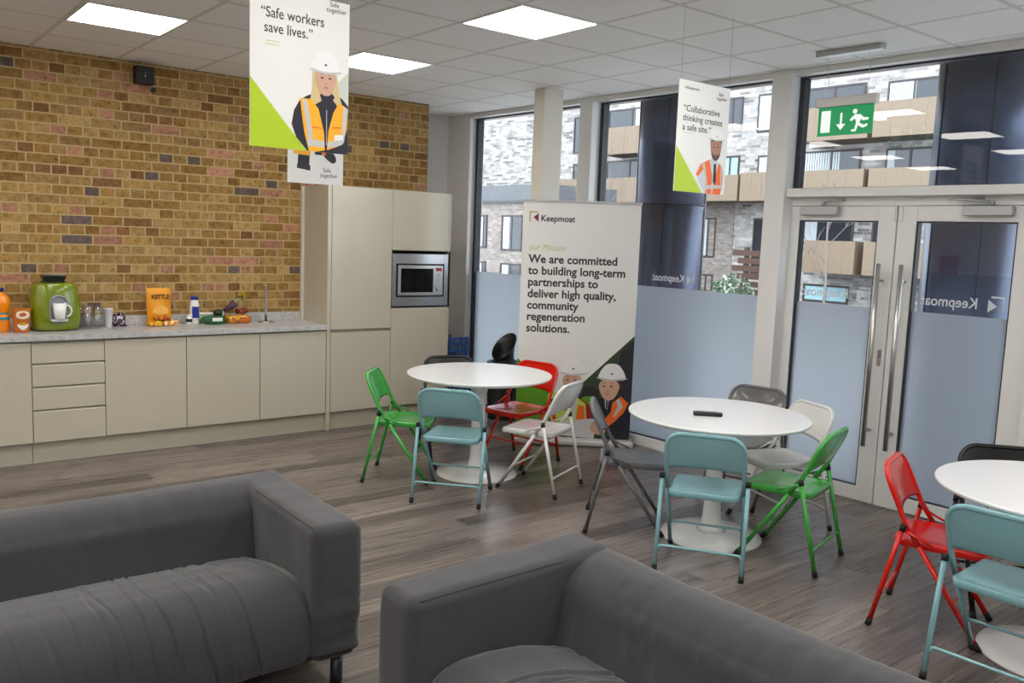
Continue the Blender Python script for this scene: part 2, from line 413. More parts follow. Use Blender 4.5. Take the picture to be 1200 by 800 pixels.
# text on the film reads from outside (mirrored from in here)
window(1, -.115, 1.545, .076, 2.985)
window(2, 1.70, 3.53, .076, 2.985, logo=2.83)
window(3, 3.695, 5.40, 2.185, 2.985, frost=False)
window(4, 5.58, 7.7, .076, 2.985); window(5, 7.88, 10.8, .076, 2.985)  # both unseen; the last bay added to bring more daylight to the ceiling

def door(n, s0, s1, hinge_left, logo):
    root = bpy.data.objects.new('door_%d' % n, None); C.objects.link(root); gplace(root); struct(root)
    z0, z1 = .012, 2.062; a = .125
    f = MB(); f.box(s0, s0+a, .085, .15, z0, z1); f.box(s1-a, s1, .085, .15, z0, z1); f.box(s0+a, s1-a, .085, .15, z1-.10, z1); f.box(s0+a, s1-a, .085, .15, z0, z0+.10)
    f.build('leaf_frame', M_frame, root, .003)
    g0, g1, h0, h1 = s0+a, s1-a, z0+.10, z1-.10
    g = MB(); g.box(g0, g0+.014, .09, .14, h0, h1); g.box(g1-.008, g1, .09, .14, h0, h1); g.box(g0+.014, g1-.008, .09, .14, h1-.01, h1); g.box(g0+.014, g1-.008, .09, .14, h0, h0+.008)
    g.build('gasket', M_gasket, root)
    MB().box(g0+.014, g1-.008, .112, .120, h0+.008, h1-.01).build('glass_pane', M_glass, root)
    MB().box(g0+.014, g1-.008, .1095, .1110, h0+.008, 1.37).build('frosted_film', M_frost, root)
    arrow_logo(root, logo, .1085, 1.405, .10, M_vinyl, M_vinyl, dx=-1)
    text('lettering', 'Keepmoat', .095, M_vinyl, root, logo-.155, .1085, 1.42, flip=True, width=.355, offset=.001)
    hs = s1-.063 if hinge_left else s0+.085
    h = MB(); h.tube([(hs, .015, .42), (hs, .015, 1.675)], .0155, 14); h.tube([(hs, .015, .53), (hs, .09, .53)], .010, 10); h.tube([(hs, .015, 1.56), (hs, .09, 1.56)], .010, 10)
    h.lathe([(.02, -.002), (.02, .002)], 14, (hs, .085, .53)); h.build('pull_handle', M_steel, root)
    # overhead closer with its arm
    c = (s0+.30) if hinge_left else (s1-.29)
    cl = MB(); cl.box(c-.145, c+.145, .03, .085, 2.0, 2.058); cb = cl.build('door_closer', M_alu, root, .004)
    am = MB(); am.tube([(c+.02, .055, 2.062), (c+.02, .055, 2.088)], .012, 10)
    am.tube([(c+.02, .055, 2.085), (c+(-.2 if not hinge_left else .13), .0, 2.10), ], .007, 8)
    am.tube([(c+(-.2 if not hinge_left else .13), .0, 2.10), (c+(-.02 if not hinge_left else .18), .10, 2.108)], .006, 8)
    am.build('closer_arm', M_alu, cb)
    hx = s0-.004 if hinge_left else s1+.004
    for z in (.25, 1.16, 1.9):
        q = MB(); q.tube([(hx, .078, z-.05), (hx, .078, z+.05)], .008, 10); q.tube([(hx, .078, z-.002), (hx, .078, z+.002)], .0095, 10); q.build('hinge', M_alu, root)
    if hinge_left:
        q = MB(); q.box(s1-.048, s1-.022, .078, .085, .98, 1.09); q.tube([(s1-.035, .066, 1.02), (s1-.035, .080, 1.02)], .009, 10); q.build('lock_cylinder', M_steel, root, .002)
    q = MB(); e = s1-.02 if hinge_left else s0+.02
    q.box(e-.014, e+.014, .073, .085, 1.96, 2.055); q.build('flush_bolt', M_frame, root, .003)
    return root
door(1, 3.64, 4.487, True, 4.335)
door(2, 4.497, 5.362, False, 5.20)

# ------------------------------------------------------------------ outside
def gthing(name, label, cat, group=None):
    o = thing(name, GO, GA, label, cat, group); return o
M_pave = mat('grey outdoor paving', rgb(186, 184, 182), .8, bump=(6, .2), var=.1)
o = box('ground', -64, 22, .19, 11, -.2, -.06, M_pave); gplace(o); struct(o)
o = box('ground', -64, 22, 11, 34, -.65, -.5, mat('dark street asphalt', rgb(90, 90, 92), .85, bump=(8, .2), var=.1)); gplace(o); struct(o)
# soffit and outer deck of the floor above, carried on clad columns
M_soffit = mat('pale timber soffit boards', rgb(170, 146, 118), .6, var=.08)
o = box('trim_14', -3, 11, .19, 1.75, 3.30, 3.5, M_soffit); gplace(o); struct(o)
M_clad = mat('dark blue-grey metal cladding', rgb(70, 79, 100), .33, .5)
def clad_column(s, n, r, label):
    t = gthing('clad_column', label, 'column', 'metal clad columns outside the glazing')
    sh = MB().lathe([(r, -.06), (r, 2.11)], 48, (s, n, 0)); sh.build('lower_shell', M_clad, t)
    MB().lathe([(r, 2.122), (r, 3.30)], 48, (s, n, 0)).build('upper_shell', M_clad, t)
    MB().lathe([(r-.008, 2.10), (r-.008, 2.13)], 48, (s, n, 0)).build('joint_band', M_black, t)
    q = MB()
    for a in (235, 300, 20, 130):
        a = math.radians(a); x, y = s+(r+.001)*math.cos(a), n+(r+.001)*math.sin(a); q.tube([(x, y, -.05), (x, y, 2.1)], .004, 6); q.tube([(x, y, 2.13), (x, y, 3.29)], .004, 6)
    q.build('seam', M_black, t)
clad_column(1.865, .92, .335, 'round dark blue clad column outside, behind the small hanging poster')
clad_column(4.63, .98, .325, 'round dark clad column outside, behind the right-hand door')

CS, CN, CZ = 7.2827, -5.6574, 1.757            # viewpoint in the glazed wall's frame: measured s,z at 18 m are carried out to depth n
def far(s, z, n, D=18.):
    k = (n-CN)/(D-CN); return CS+(s-CS)*k, CZ+(z-CZ)*k
M_bal = mat('perforated gold balcony cladding', rgb(126, 110, 91), .55, .0, var=.05)
M_balside = M_bal
M_slab = mat('balcony soffit', rgb(110, 98, 86), .7)
M_dwin = mat('dark bronze window frame', rgb(58, 50, 50), .5)
M_dglass = mat('dark far window glass', rgb(42, 48, 56), .08, coat=.5)
M_curt = mat('pale curtain', rgb(196, 204, 206), .8)
M_tealp = mat('pale teal blind', rgb(150, 188, 196), .6)
M_timber = mat('timber reveal panel', rgb(176, 146, 104), .6)
DF = 24.
b = gthing('apartment_building', 'long white-brick apartment block with gold balconies across the street', 'building')
fx0, _ = far(-24, 0, DF); fx1, _ = far(4, 0, DF)
MB().box(-60, 20, DF, DF+6, -.5, 13).build('wall', M_pale, b)
def fwin(s0, s1, z0, z1, kind='dark', cur=0, teal=False):
    a, c = far(s0, z1, DF); a2, c2 = far(s1, z0, DF)
    f = MB(); t = .07
    f.box(a, a+t, DF-.05, DF+.05, c2, c); f.box(a2-t, a2, DF-.05, DF+.05, c2, c); f.box(a+t, a2-t, DF-.05, DF+.05, c-t, c); f.box(a+t, a2-t, DF-.05, DF+.05, c2, c2+t)
    mid = a+(a2-a)*.5; f.box(mid-.04, mid+.04, DF-.04, DF+.04, c2+t, c-t)
    fo = f.build('window', M_dwin, b)
    MB().box(a+t, a2-t, DF-.02, DF-.01, c2+t, c-t).build('pane', M_tealp if teal else M_dglass, fo)
    if cur:
        q = MB(); n = 14; x0, x1 = (a+t, a+t+(a2-a)*cur) if cur > 0 else (a2-t+(a2-a)*cur, a2-t)
        for i in range(n):
            u0 = x0+(x1-x0)*i/n; u1 = x0+(x1-x0)*(i+.7)/n
            q.box(u0, u1, DF-.035, DF-.021, c2+t, c-t)
        q.build('curtain', M_curt, fo)
def balc(s0, s1, z0, z1):
    n = DF-1.5; a, c = far(s0, z1, n); a2, c2 = far(s1, z0, n)
    f = MB(); f.box(a, a2, n, n+.05, c2, c); f.box(a, a+.05, n+.05, DF, c2, c); f.box(a2-.05, a2, n+.05, DF, c2, c)
    bo = f.build('balcony', M_bal, b)
    MB().box(a+.05, a2-.05, n+.05, DF, c2, c2+.22).build('slab', M_slab, bo)
    q = MB(); k = 4
    for i in range(1, k): x = a+(a2-a)*i/k; q.box(x-.012, x+.012, n-.012, n, c2, c)
    q.build('cover_strip', mat('balcony cover strip', rgb(138, 122, 102), .5), bo)
for s0, s1, z0, z1, cur, tl in ((-7.3, -5.42, 5.6, 6.45, .0, 0), (-4.78, -3.3, 5.6, 6.4, .5, 0), (-7.2, -5.4, 3.9, 4.62, .62, 0), (-4.68, -3.3, 3.9, 4.58, .15, 0),
        (-7.05, -5.45, 1.9, 2.85, .25, 0), (-6.9, -5.45, .2, .72, 0, 1), (-4.9, -4.0, 1.9, 2.9, 0, 0),
        (-15.3, -13.0, 5.7, 6.5, -.4, 0), (-15.3, -13.0, 3.9, 4.68, 0, 0), (-10.25, -9.48, 5.4, 6.45, 0, 0), (-8.92, -7.9, 5.3, 6.45, .4, 0),
        (-10.2, -9.48, 3.9, 4.62, 0, 1), (-8.8, -7.9, 3.9, 4.58, .3, 0), (-10.85, -10.22, 1.35, 2.65, .35, 0), (-10.8, -10.22, .2, .8, 0, 1), (-8.8, -7.9, .9, 2.65, 0, 0),
        (-17.1, -16.2, 5.03, 6.4, 0, 0), (-17.06, -16.2, 4.06, 4.65, 0, 0)):
    fwin(s0, s1, z0, z1, cur=cur, teal=bool(tl))
for z0, z1 in ((4.92, 5.88), (3.18, 4.06)):
    for s0, s1 in ((-7.52, -5.3), (-5.15, -3.2), (-15.75, -13.3)): balc(s0, s1, z0, z1)
balc(-11.9, -9.52, 3.2, 4.03); balc(-9.42, -7.9, 3.19, 4.07); balc(-17.9, -16.3, 3.2, 4.08)
balc(-7.0, -5.38, 1.06, 2.01); balc(-5.12, -3.2, 1.06, 2.01)
for c0 in (-1.2, 3.2, 7.6):                     # the facade goes on past the doors
    for z0, z1 in ((4.92, 5.88), (3.18, 4.06), (1.06, 2.01)):
        balc(c0, c0+2.2, z0, z1); fwin(c0+.2, c0+2.0, z1-.15, z1+.6, cur=.3)
        fwin(c0-1.5, c0-.7, z0+.3, z1+.6)
for s0, s1, z0, z1 in ((-7.62, -7.3, 5.9, 6.45), (-7.5, -7.2, 4.05, 4.62), (-15.6, -15.3, 5.85, 6.5), (-15.6, -15.3, 4.08, 4.68)):
    a, c = far(s0, z1, DF); a2, c2 = far(s1, z0, DF); MB().box(a, a2, DF-.04, DF, c2, c).build('reveal_panel', M_timber, b)
# shaded ground storey strip between poster and doors, shade put into greyer brick
a, c = far(-11.9, 3.2, DF); a2, c2 = far(-9.55, -.0, DF)
MB().box(a, a2, DF-.03, DF, -.5, c).build('shaded_bay', M_buff, b)

lb = gthing('low_building', 'low pale brick building with a dark flat roof edge, far left outside', 'building')
DL = 13.
def farL(s, z): return far(s, z, DL, 12.)
a, c = farL(-22, 3.4); a2, c2 = farL(-11.9, 2.83)
MB().box(a, a2, DL, DL+3, -.5, c2).build('wall', M_buff, lb)
MB().box(a-.1, a2+.12, DL-.12, DL+3.0, c2, c-.03).build('roof_edge', mat('dark zinc roof edge', rgb(92, 94, 98), .6, bump=(5, .3), var=.15), lb)
MB().box(a-.1, a2+.12, DL-.14, DL-.12, c2, c2+.07).build('gutter', mat('dark gutter', rgb(64, 66, 70), .5), lb)
for s0, s1, z0, z1 in ((-15.13, -14.74, 1.4, 2.45), (-14.0, -13.0, 1.35, 2.45), (-14.0, -13.0, .2, .95), (-15.13, -14.74, .2, .95)):
    x0, y1 = farL(s0, z1); x1, y0 = farL(s1, z0)
    f = MB(); f.box(x0, x0+.05, DL-.04, DL+.02, y0, y1); f.box(x1-.05, x1, DL-.04, DL+.02, y0, y1); f.box(x0, x1, DL-.04, DL+.02, y1-.05, y1); f.box(x0, x1, DL-.04, DL+.02, y0, y0+.05)
    f.box((x0+x1)/2-.02, (x0+x1)/2+.02, DL-.03, DL+.02, y0, y1)
    fo = f.build('window', M_dwin, lb); MB().box(x0+.05, x1-.05, DL-.02, DL-.01, y0+.05, y1-.05).build('pane', M_dglass, fo)
    q = MB(); q.box(x0+.1, x0+.1+(x1-x0)*.3, DL-.03, DL-.021, y0+.06, y1-.06); q.build('curtain', M_curt, fo)

# slatted fence, shrub and bare trees
M_slat = mat('dark stained timber slats', rgb(64, 42, 34), .7, var=.2)
t = gthing('slatted_fence', 'dark brown horizontal slatted timber screen outside the long window', 'fence')
q = MB()
for i in range(12):
    z = .02+i*.142; x0 = -2.42 if i % 2 else -2.30
    q.box(x0, -1.72, 8.0, 8.03, z, z+.105)
q.build('slat_panel', M_slat, t)
for s in (-2.15, -1.80): MB().box(s-.04, s+.04, 8.03, 8.1, -.06, 1.74).build('post', M_slat, t)
def leaves(mb, c, r, n, size, m):
    for _ in range(n):
        v = Vector((random.gauss(0, 1), random.gauss(0, 1), random.gauss(0, 1))).normalized()*(random.random()**.4)
        p = Vector(c)+Vector((v.x*r[0], v.y*r[1], v.z*r[2]))
        a = Vector((random.gauss(0, 1), random.gauss(0, 1), random.gauss(0, 1))).normalized(); b_ = a.cross(Vector((random.gauss(0, 1), random.gauss(0, 1), 1))).normalized()
        s_ = size*random.uniform(.6, 1.3)
        f = mb.bm.faces.new([mb.bm.verts.new(p+q_) for q_ in (a*s_, b_*s_*.45, -a*s_, -b_*s_*.45)]); f.material_index = mb._mi(m)
M_leaf1 = mat('variegated shrub leaf', rgb(70, 98, 72), .5); M_leaf2 = mat('pale shrub leaf', rgb(170, 182, 160), .5)
t = gthing('shrub', 'leafy variegated green shrub outside in front of the slatted fence', 'shrub')
q = MB(); leaves(q, (-2.0, 7.45, .65), (.52, .35, .62), 900, .06, M_leaf1); leaves(q, (-2.0, 7.45, .68), (.54, .36, .6), 280, .05, M_leaf2); q.build('foliage', None, t, recalc=False)
q = MB()
for i in range(7):
    a = i*.9; q.tube([(-2.0, 7.45, -.06), (-2.0+.2*math.cos(a), 7.45+.15*math.sin(a), .5), (-2.0+.4*math.cos(a), 7.45+.25*math.sin(a), .95)], [.012, .008, .004], 6)
q.build('stem', M_slat, t)
M_bark = mat('grey bark', rgb(120, 112, 108), .8, bump=(30, .4))
def tree(s, n, h, seed, label):
    t = gthing('bare_tree', label, 'tree', 'bare trees outside'); rnd = random.Random(seed)
    q = MB(); q.tube([(s, n, -.06), (s+.03, n, h*.35), (s-.02, n, h*.7), (s, n, h)], [.028, .022, .014, .005], 8); q.build('trunk', M_bark, t)
    br = MB()
    for i in range(12):
        z = h*rnd.uniform(.35, .92); a = rnd.uniform(0, 2*PI); L = (h-z)*.6+.2
        p0 = Vector((s, n, z)); d = Vector((math.cos(a), math.sin(a), 1.1)).normalized()
        p1 = p0+d*L*.5; p2 = p1+(d+Vector((rnd.uniform(-.3, .3), 0, .3))).normalized()*L*.5
        br.tube([p0, p1, p2], [.008, .005, .002], 5)
        for _ in range(2):
            e = (d+Vector((rnd.uniform(-.8, .8), rnd.uniform(-.8, .8), .2))).normalized(); br.tube([p1, p1+e*L*.4], [.006, .002], 4)
    br.build('branch', M_bark, t, recalc=False)
tree(-1.1, 9.0, 3.1, 3, 'thin bare tree outside, seen through the left-hand door')
tree(-8.6, 10.5, 4.6, 5, 'thin bare tree outside, seen through the left end of the glazing')

# ------------------------------------------------------------------ ceiling lights
M_panel = mat('lit light panel diffuser', (.9, .9, .9, 1), .6, emit=(1, .96, .90, 1), es=PANEL)
LP = {(-1.5, .3): 'lit square ceiling panel left of the large hanging poster', (.3, .3): 'lit square ceiling panel partly hidden by the large hanging poster',
      (.3, -1.5): 'lit square ceiling panel at top centre, nearest to the glazing'}
for x in (-5.1, -3.3, -1.5, .3):
    for y in (.3, -1.5, -3.3, -5.1, -6.9):
        lab = LP.get((x, y))
        t = thing('ceiling_light', (x, y, H), 0, lab or 'lit square ceiling panel behind the viewpoint, outside the photo', 'light', 'recessed square ceiling lights')
        f = MB(); a = .294
        for b4 in ((-a, a, -a, -a+.012), (-a, a, a-.012, a), (-a, -a+.012, -a+.012, a-.012), (a-.012, a, -a+.012, a-.012)): f.box(b4[0], b4[1], b4[2], b4[3], -.006, .0)
        f.build('frame', M_white, t)
        MB().box(-a+.012, a-.012, -a+.012, a-.012, -.004, -.001).build('diffuser', M_panel, t)

# ------------------------------------------------------------------ kitchen
YK = 1.226; ZB, ZT = .161, .889
M_gap = mat('shadowed handle groove profile', rgb(120, 112, 98), .4)
def base_unit(x0, x1, label, drawers=False):
    t = thing('base_cabinet', ((x0+x1)/2, YK, 0), 0, label, 'cabinet', 'base kitchen cabinets under the worktop')
    hw = (x1-x0)/2
    MB().box(-hw+.001, hw-.001, .02, .50, ZB, ZT+.011).build('carcass', M_cabdark, t)
    if not drawers:
        MB().box(-hw+.0015, hw-.0015, 0, .019, ZB+.002, ZT-.004).build('door', M_cab, t, .0015)
    else:
        zs = [ZB, .400, .570, .738, ZT]
        for a, c in zip(zs, zs[1:]):
            d = MB(); d.box(-hw+.0015, hw-.0015, 0, .019, a+.002, c-.020)
            d.rings([[(-hw+.0015, .0, c-.020), (hw-.0015, .0, c-.020), (hw-.0015, .019, c-.020), (-hw+.0015, .019, c-.020)], [(-hw+.0015, .014, c-.009), (hw-.0015, .014, c-.009), (hw-.0015, .019, c-.009), (-hw+.0015, .019, c-.009)]], smooth=False)
            d.build('drawer', M_cab, t)
base_unit(-3.13, -2.535, 'beige base cabinet beyond the left edge of the photo')
base_unit(-2.5346, -1.9366, 'beige single-door base cabinet at the left edge, left of the drawers')
base_unit(-1.9346, -1.4515, 'beige four-drawer base cabinet under the green coffee machine', True)
base_unit(-1.4495, -.8515, 'beige single-door base cabinet directly right of the drawer unit')
base_unit(-.8495, -.2515, 'beige single-door base cabinet under the white bottle, middle of three door units')
base_unit(-.2495, .3475, 'beige single-door base cabinet next to the tall cabinets')
tag(box('plinth', -3.13, -1.938, YK+.055, YK+.075, 0, .158, M_cab), 'beige plinth board under the leftmost base cabinet', 'plinth', 'kitchen plinths')
tag(box('plinth', -1.935, .352, YK+.055, YK+.075, 0, .158, M_cab), 'long beige plinth board under the drawers and base doors', 'plinth', 'kitchen plinths')
tag(box('plinth', .393, 1.63, YK+.05, YK+.07, 0, .158, M_cab), 'beige plinth board under the tall cabinets', 'plinth', 'kitchen plinths')
t = thing('worktop', (0, 0, 0), 0, 'grey stone-effect worktop with low upstand along the brick wall', 'worktop')
M_wt = worktop_mat()
MB().box(-3.13, .352, YK-.022, 1.742, .901, .943).build('slab', M_wt, t, .003)
MB().box(-3.13, .333, 1.724, 1.743, .944, 1.018).build('upstand', M_wt, t, .002)
ZC = .944
t = thing('end_panel', (0, 0, 0), 0, 'tall beige side panel closing the tall cabinets beside the worktop', 'panel')
MB().box(.353, .389, YK-.0, 1.70, 0, 2.147).build('panel', M_cab, t, .002)
MB().box(.335, .389, 1.703, 1.743, .944, 2.147).build('scribe_strip', mat('white scribe strip', rgb(225, 220, 208), .5), t)
t = thing('tall_cabinet', (.6915, YK, 0), 0, 'tall beige cabinet with two stacked doors, left of the oven cabinet', 'cabinet', 'tall kitchen cabinets')
MB().box(-.298, .2975, .02, .50, .161, 2.147).build('carcass', M_cabdark, t)
MB().box(-.2985, .298, 0, .019, .163, .868).build('door', M_cab, t, .0015)
MB().box(-.2985, .298, 0, .019, .896, 2.145).build('door', M_cab, t, .0015)
t = thing('tall_cabinet', (1.302, YK, 0), 0, 'tall beige cabinet housing the built-in microwave, beside the window', 'cabinet', 'tall kitchen cabinets')
q = MB(); q.box(-.309, .327, .02, .50, .161, 1.07); q.box(-.309, .327, .02, .50, 1.60, 2.147); q.box(-.309, .327, .49, .50, 1.07, 1.60); q.box(.309, .327, 0, .49, 1.07, 1.60); q.build('carcass', M_cabdark, t)
MB().box(-.309, .308, 0, .019, .163, 1.075).build('door', M_cab, t, .0015)
MB().box(-.309, .308, 0, .019, 1.605, 2.145).build('door', M_cab, t, .0015)
MB().box(.310, .328, 0, .019, .163, 2.147).build('filler_strip', M_cab, t)
t = thing('microwave_oven', (1.300, YK, 1.09), 0, 'built-in stainless steel microwave oven with black window in the tall cabinet', 'microwave')
q = MB(); q.box(-.305, -.262, -.004, .012, 0, .485); q.box(.262, .305, -.004, .012, 0, .485); q.box(-.262, .262, -.004, .012, 0, .085); q.box(-.262, .262, -.004, .012, .392, .485)
q.build('trim_frame', mat('stainless trim frame', (.42, .42, .42, 1), .25, 1, bump=(3, .02)), t, .002)
MB().box(-.26, .26, .012, .40, .01, .47).build('housing', M_black, t)
MB().box(-.245, .247, -.010, .011, .098, .380).build('front_panel', M_steel, t, .004)
MB().box(-.215, .135, -.013, -.0095, .128, .350).build('door_window', mat('black oven glass', (.004, .004, .005, 1), .12, spec=.25), t, .002)
MB().box(.165, .228, -.0125, -.0095, .325, .358).build('display', mat('red lit clock display', (.02, .0, .0, 1), .2, emit=(1, .05, .05, 1), es=.10), t)
for z in (.262, .290, .235):
    for x in (.174, .200): MB().box(x, x+.020, -.0125, -.0095, z, z+.016).build('button', M_alu, t)
q = MB(); q.tube([(.197, -.028, .165), (.197, -.009, .165)], .024, 20); q.build('dial', M_steel, t)

# ---- small black speaker on the bricks
t = thing('wall_speaker', (-1.017, 1.745, 2.85), 0, 'small black box speaker high on the brick wall', 'speaker')
MB().box(-.068, .068, -.10, 0, 0, .135).build('housing', M_black, t, .006)
q = MB(); q.tube([(0, -.103, .085), (0, -.099, .085)], .004, 10); q.tube([(0, -.103, .06), (0, -.099, .06)], .006, 12); q.build('stud', M_alu, t)
q = MB(); q.tube([(-.935, 1.725, 2.82), (-.935, 1.746, 2.82)], .020, 14, M_black); o = q.build('cable_gland'); tag(o, 'small round black cable gland in the bricks below the speaker', 'cable gland')

# ---- things on the worktop
def place(t, x, y, rz=0): t.location = (x, y, ZC); t.rotation_euler = (0, 0, rz)
def T(name, x, y, label, cat, group=None, rz=0, z=ZC): return thing(name, (x, y, z), rz, label, cat, group)
# coffee machine
t = T('coffee_machine', -1.722, 1.555, 'bulbous lime green coffee machine with a black bean tray on top', 'coffee machine', rz=.04)
M_cof = mat('glossy olive green plastic', rgb(118, 134, 10), .2, coat=.8)
def ring(w, d, z, n=40, p=3.0):
    out = []
    for j in range(n):
        a = 2*PI*j/n; c, s_ = math.cos(a), math.sin(a)
        out.append((w*abs(c)**(2/p)*(1 if c > 0 else -1), d*abs(s_)**(2/p)*(1 if s_ > 0 else -1), z))
    return out
prof = [(.150, .120, .004), (.163, .130, .012), (.170, .136, .04), (.174, .140, .09), (.172, .139, .15), (.166, .134, .22), (.158, .127, .29), (.148, .12, .335), (.140, .113, .350), (.125, .10, .355)]
body = MB().rings([ring(a_, d_, z_) for a_, d_, z_ in prof]).build('body', M_cof, t)
# front niche: arched silver recess with a ledge, built on the front face
nz = MB()
def arch(w, z0, z1, y, n=12): return [(w*math.cos(PI*i/n), y, z1-w+w*math.sin(PI*i/n)) for i in range(n+1)] + [(-w, y, z0)] + [(-w*.6, y, z0-.03), (w*.6, y, z0-.03), (w, y, z0)]
nz.rings([arch(.062, .09, .27, -.128), arch(.062, .09, .27, -.152), arch(.052, .095, .26, -.153), arch(.050, .095, .258, -.142)], None, False)
f_ = nz.bm.faces.new([nz.bm.verts.new(p) for p in arch(.052, .094, .26, -.1425)])
nz.build('cup_niche', mat('silver grey niche', rgb(150, 152, 156), .35, .4), t)
q = MB(); q.lathe([(.055, 0), (.06, .004), (.06, .014), (.0, .016)], 24, (0, -.155, .075), None, 1, .55, False); q.build('drip_tray', mat('pale grey tray', rgb(200, 202, 205), .3), t)
q = MB(); q.box(-.078, .078, -.06, .06, .356, .362)
q.rings([[(-.062, -.045, .356), (.062, -.045, .356), (.062, .045, .356), (-.062, .045, .356)], [(-.080, -.06, .405), (.080, -.06, .405), (.080, .06, .405), (-.08, .06, .405)]], smooth=False); q.build('bean_tray', M_black, t, .003)
MB().tube([(.0, .0, .405), (.0, .0, .415)], .05, 20).build('tray_lid', mat('grey lid', rgb(120, 124, 130), .3), t)
# cup stands in the niche
c = T('coffee_cup', -1.715, 1.385, 'white coffee cup standing in the niche of the green machine', 'cup', z=ZC+.092, rz=.1)
c.scale = (1.35, 1.35, 1.38)
M_cer = mat('white glazed ceramic', (.82, .82, .80, 1), .15, coat=.5)
q = MB(); q.lathe([(.024, 0), (.026, .002), (.037, .088), (.0345, .088), (.024, .006), (.0, .006)], 28, caps=False); q.build('bowl', M_cer, c)
MB().tube([Vector((.034+.026*math.sin(a*PI/10), 0, .045+.030*math.cos(a*PI/10))) for a in range(11)], .0045, 8).build('handle', M_cer, c)
# glasses in nested stacks
def glass(x, y, z, label):
    t = T('drinking_glass', x, y, label, 'glass', 'clear tumblers beside the coffee machine', z=ZC+z)
    o = MB().lathe([(.0, 0), (.028, 0), (.031, .004), (.040, .125), (.0375, .125), (.0285, .012), (0, .012)], 20, caps=False).build('tumbler', M_tumbler, t)
for i, (x, y) in enumerate(((-1.500, 1.53), (-1.42, 1.55), (-1.465, 1.63), (-1.53, 1.68))):
    nm = ('nearest the coffee machine', 'rightmost, beside the white cup', 'behind the front two', 'at the back by the bricks')[i]
    glass(x, y, 0, 'lower clear tumbler of the stack '+nm); glass(x, y, .052, 'upper clear tumbler of the stack '+nm)
t = T('paper_cup', -1.335, 1.60, 'tall white plastic cup stack standing right of the glass tumblers', 'cup')
q = MB()
q.lathe([(.026, 0), (.036, .12), (.038, .122), (.037, .128), (.0385, .130), (.0375, .137), (.039, .139), (.038, .147), (.034, .147), (.03, .05), (0, .05)], 24, caps=False); q.build('cup', mat('translucent white plastic', rgb(214, 214, 220), .35), t)
t = T('coffee_pouch', -1.25, 1.61, 'small crumpled dark purple and white foil packet', 'packet')
def pouch(mb, w, d, h, puff, m, lean=0, crimp=True, seed=0, nx=16, nz=16, top=.6):
    """pillow bag: two bulging sheets meeting at the edges"""
    def P(u, v, s_):
        b_ = max(0, 1-abs(2*u-1)**3)*max(0, 1-abs(2*v-1)**4)
        y = s_*(puff*b_*(1.15-.5*v)+.002) + .006*noise.noise((u*5+seed, v*5, s_*3.))*(1 if b_ > .1 else .4)
        x = (u-.5)*w*(1-.06*b_)+.008*noise.noise((v*4+seed, 1.3, 0)); z = v*h+.006*noise.noise((u*6, seed, 2))*v
        return (x, y+lean*z, z)
    for s_ in (-1, 1):
        g = [[mb.bm.verts.new(P(i/nx, j/nz, s_)) for i in range(nx+1)] for j in range(nz+1)]
        for j in range(nz):
            for i in range(nx):
                f = mb.bm.faces.new((g[j][i], g[j][i+1], g[j+1][i+1], g[j+1][i])); f.smooth = True; f.material_index = mb._mi(m)
    return mb
def foil_mat(name, stops, scale, rough=.3):
    m, b, g = blank(name, rough); P, x, y, z = g.coords()
    g.nt.links.new(g.ramp(g.noise(P, scale, 2), stops, True), b.inputs['Base Color'])
    g.nt.links.new(g.bump(g.noise(P, 40, 3), .4, .006), b.inputs['Normal']); return m
pouch(MB(), .10, .05, .105, .03, foil_mat('purple and white foil', [(0, rgb(34, 22, 44)), (.5, rgb(200, 190, 200)), (.58, rgb(40, 24, 50))], 28), lean=.3).build('packet', None, t).data.materials
t = T('crisps_packet', -.925, 1.672, 'standing orange crisps packet with dark lettering, on flat packets', 'packet', z=ZC+.0)
M_or = mat('orange foil', rgb(240, 160, 10), .32, spec=.6, bump=(25, .35))
pouch(MB(), .188, .08, .298, .036, M_or, lean=.06, seed=3).build('bag', None, t)
M_or2 = mat('pale orange print', rgb(245, 190, 90), .35)
bo = MB(); bo.poly([(p[0], p[1]) for p in smoothpts([(-.06, .10), (0, .085), (.06, .10), (.05, .14), (0, .16), (-.05, .135)])], M_or2, 0, 'y', -.035); bo.build('printed_panel', None, t, recalc=False)
text('lettering', 'KETTLE', .05, mat('dark brown ink', rgb(60, 30, 12), .5), t, -.070, -.031, .212, width=.138, offset=.0015)
for i, (x, y, z, rz, lab) in enumerate(((-.992, 1.585, 0, .08, 'flat orange and yellow snack packet lying left, under the crisps bag'), (-.868, 1.588, 0, -.1, 'flat orange and white snack packet lying right, under the crisps bag'), (-.925, 1.60, .046, .02, 'reddish-brown flat packet lying directly beneath the standing crisps bag'))):
    t = T('snack_packet', x, y, lab, 'packet', 'flat snack packets', rz, ZC+z)
    mm = foil_mat('snack foil %s' % 'abc'[i], [(0, rgb(225, 130, 10)), (.5, (rgb(235, 205, 60), rgb(235, 225, 190), rgb(120, 50, 20))[i]), (.6, (rgb(230, 150, 20), rgb(226, 140, 30), rgb(190, 90, 30))[i])], 16)
    rbox(-.056, .056, -.05, .05, 0, .030 if i == 2 else .040, .014, .012, lambda p, n: Vector((n.x, n.y, max(0, n.z)))*.010*noise.noise(p*30+Vector((i, 0, 0))) - Vector((0, 0, .10*p.x*p.x if n.z > .3 else 0)), None).build('wrapper', mm, t)
t = T('spice_pot', -.698, 1.63, 'tiny white pot with a dark label left of the white bottle', 'pot')
MB().lathe([(.023, 0), (.025, .004), (.025, .062)], 20).build('pot', M_cer, t)
MB().lathe([(.0255, .018), (.0255, .045)], 20, caps=False).build('label_wrap', M_black, t)
MB().lathe([(.0265, .062), (.0265, .078)], 20).build('lid', M_cer, t)
t = T('milk_bottle', -.648, 1.65, 'white plastic bottle with blue cap and blue oval label', 'bottle')
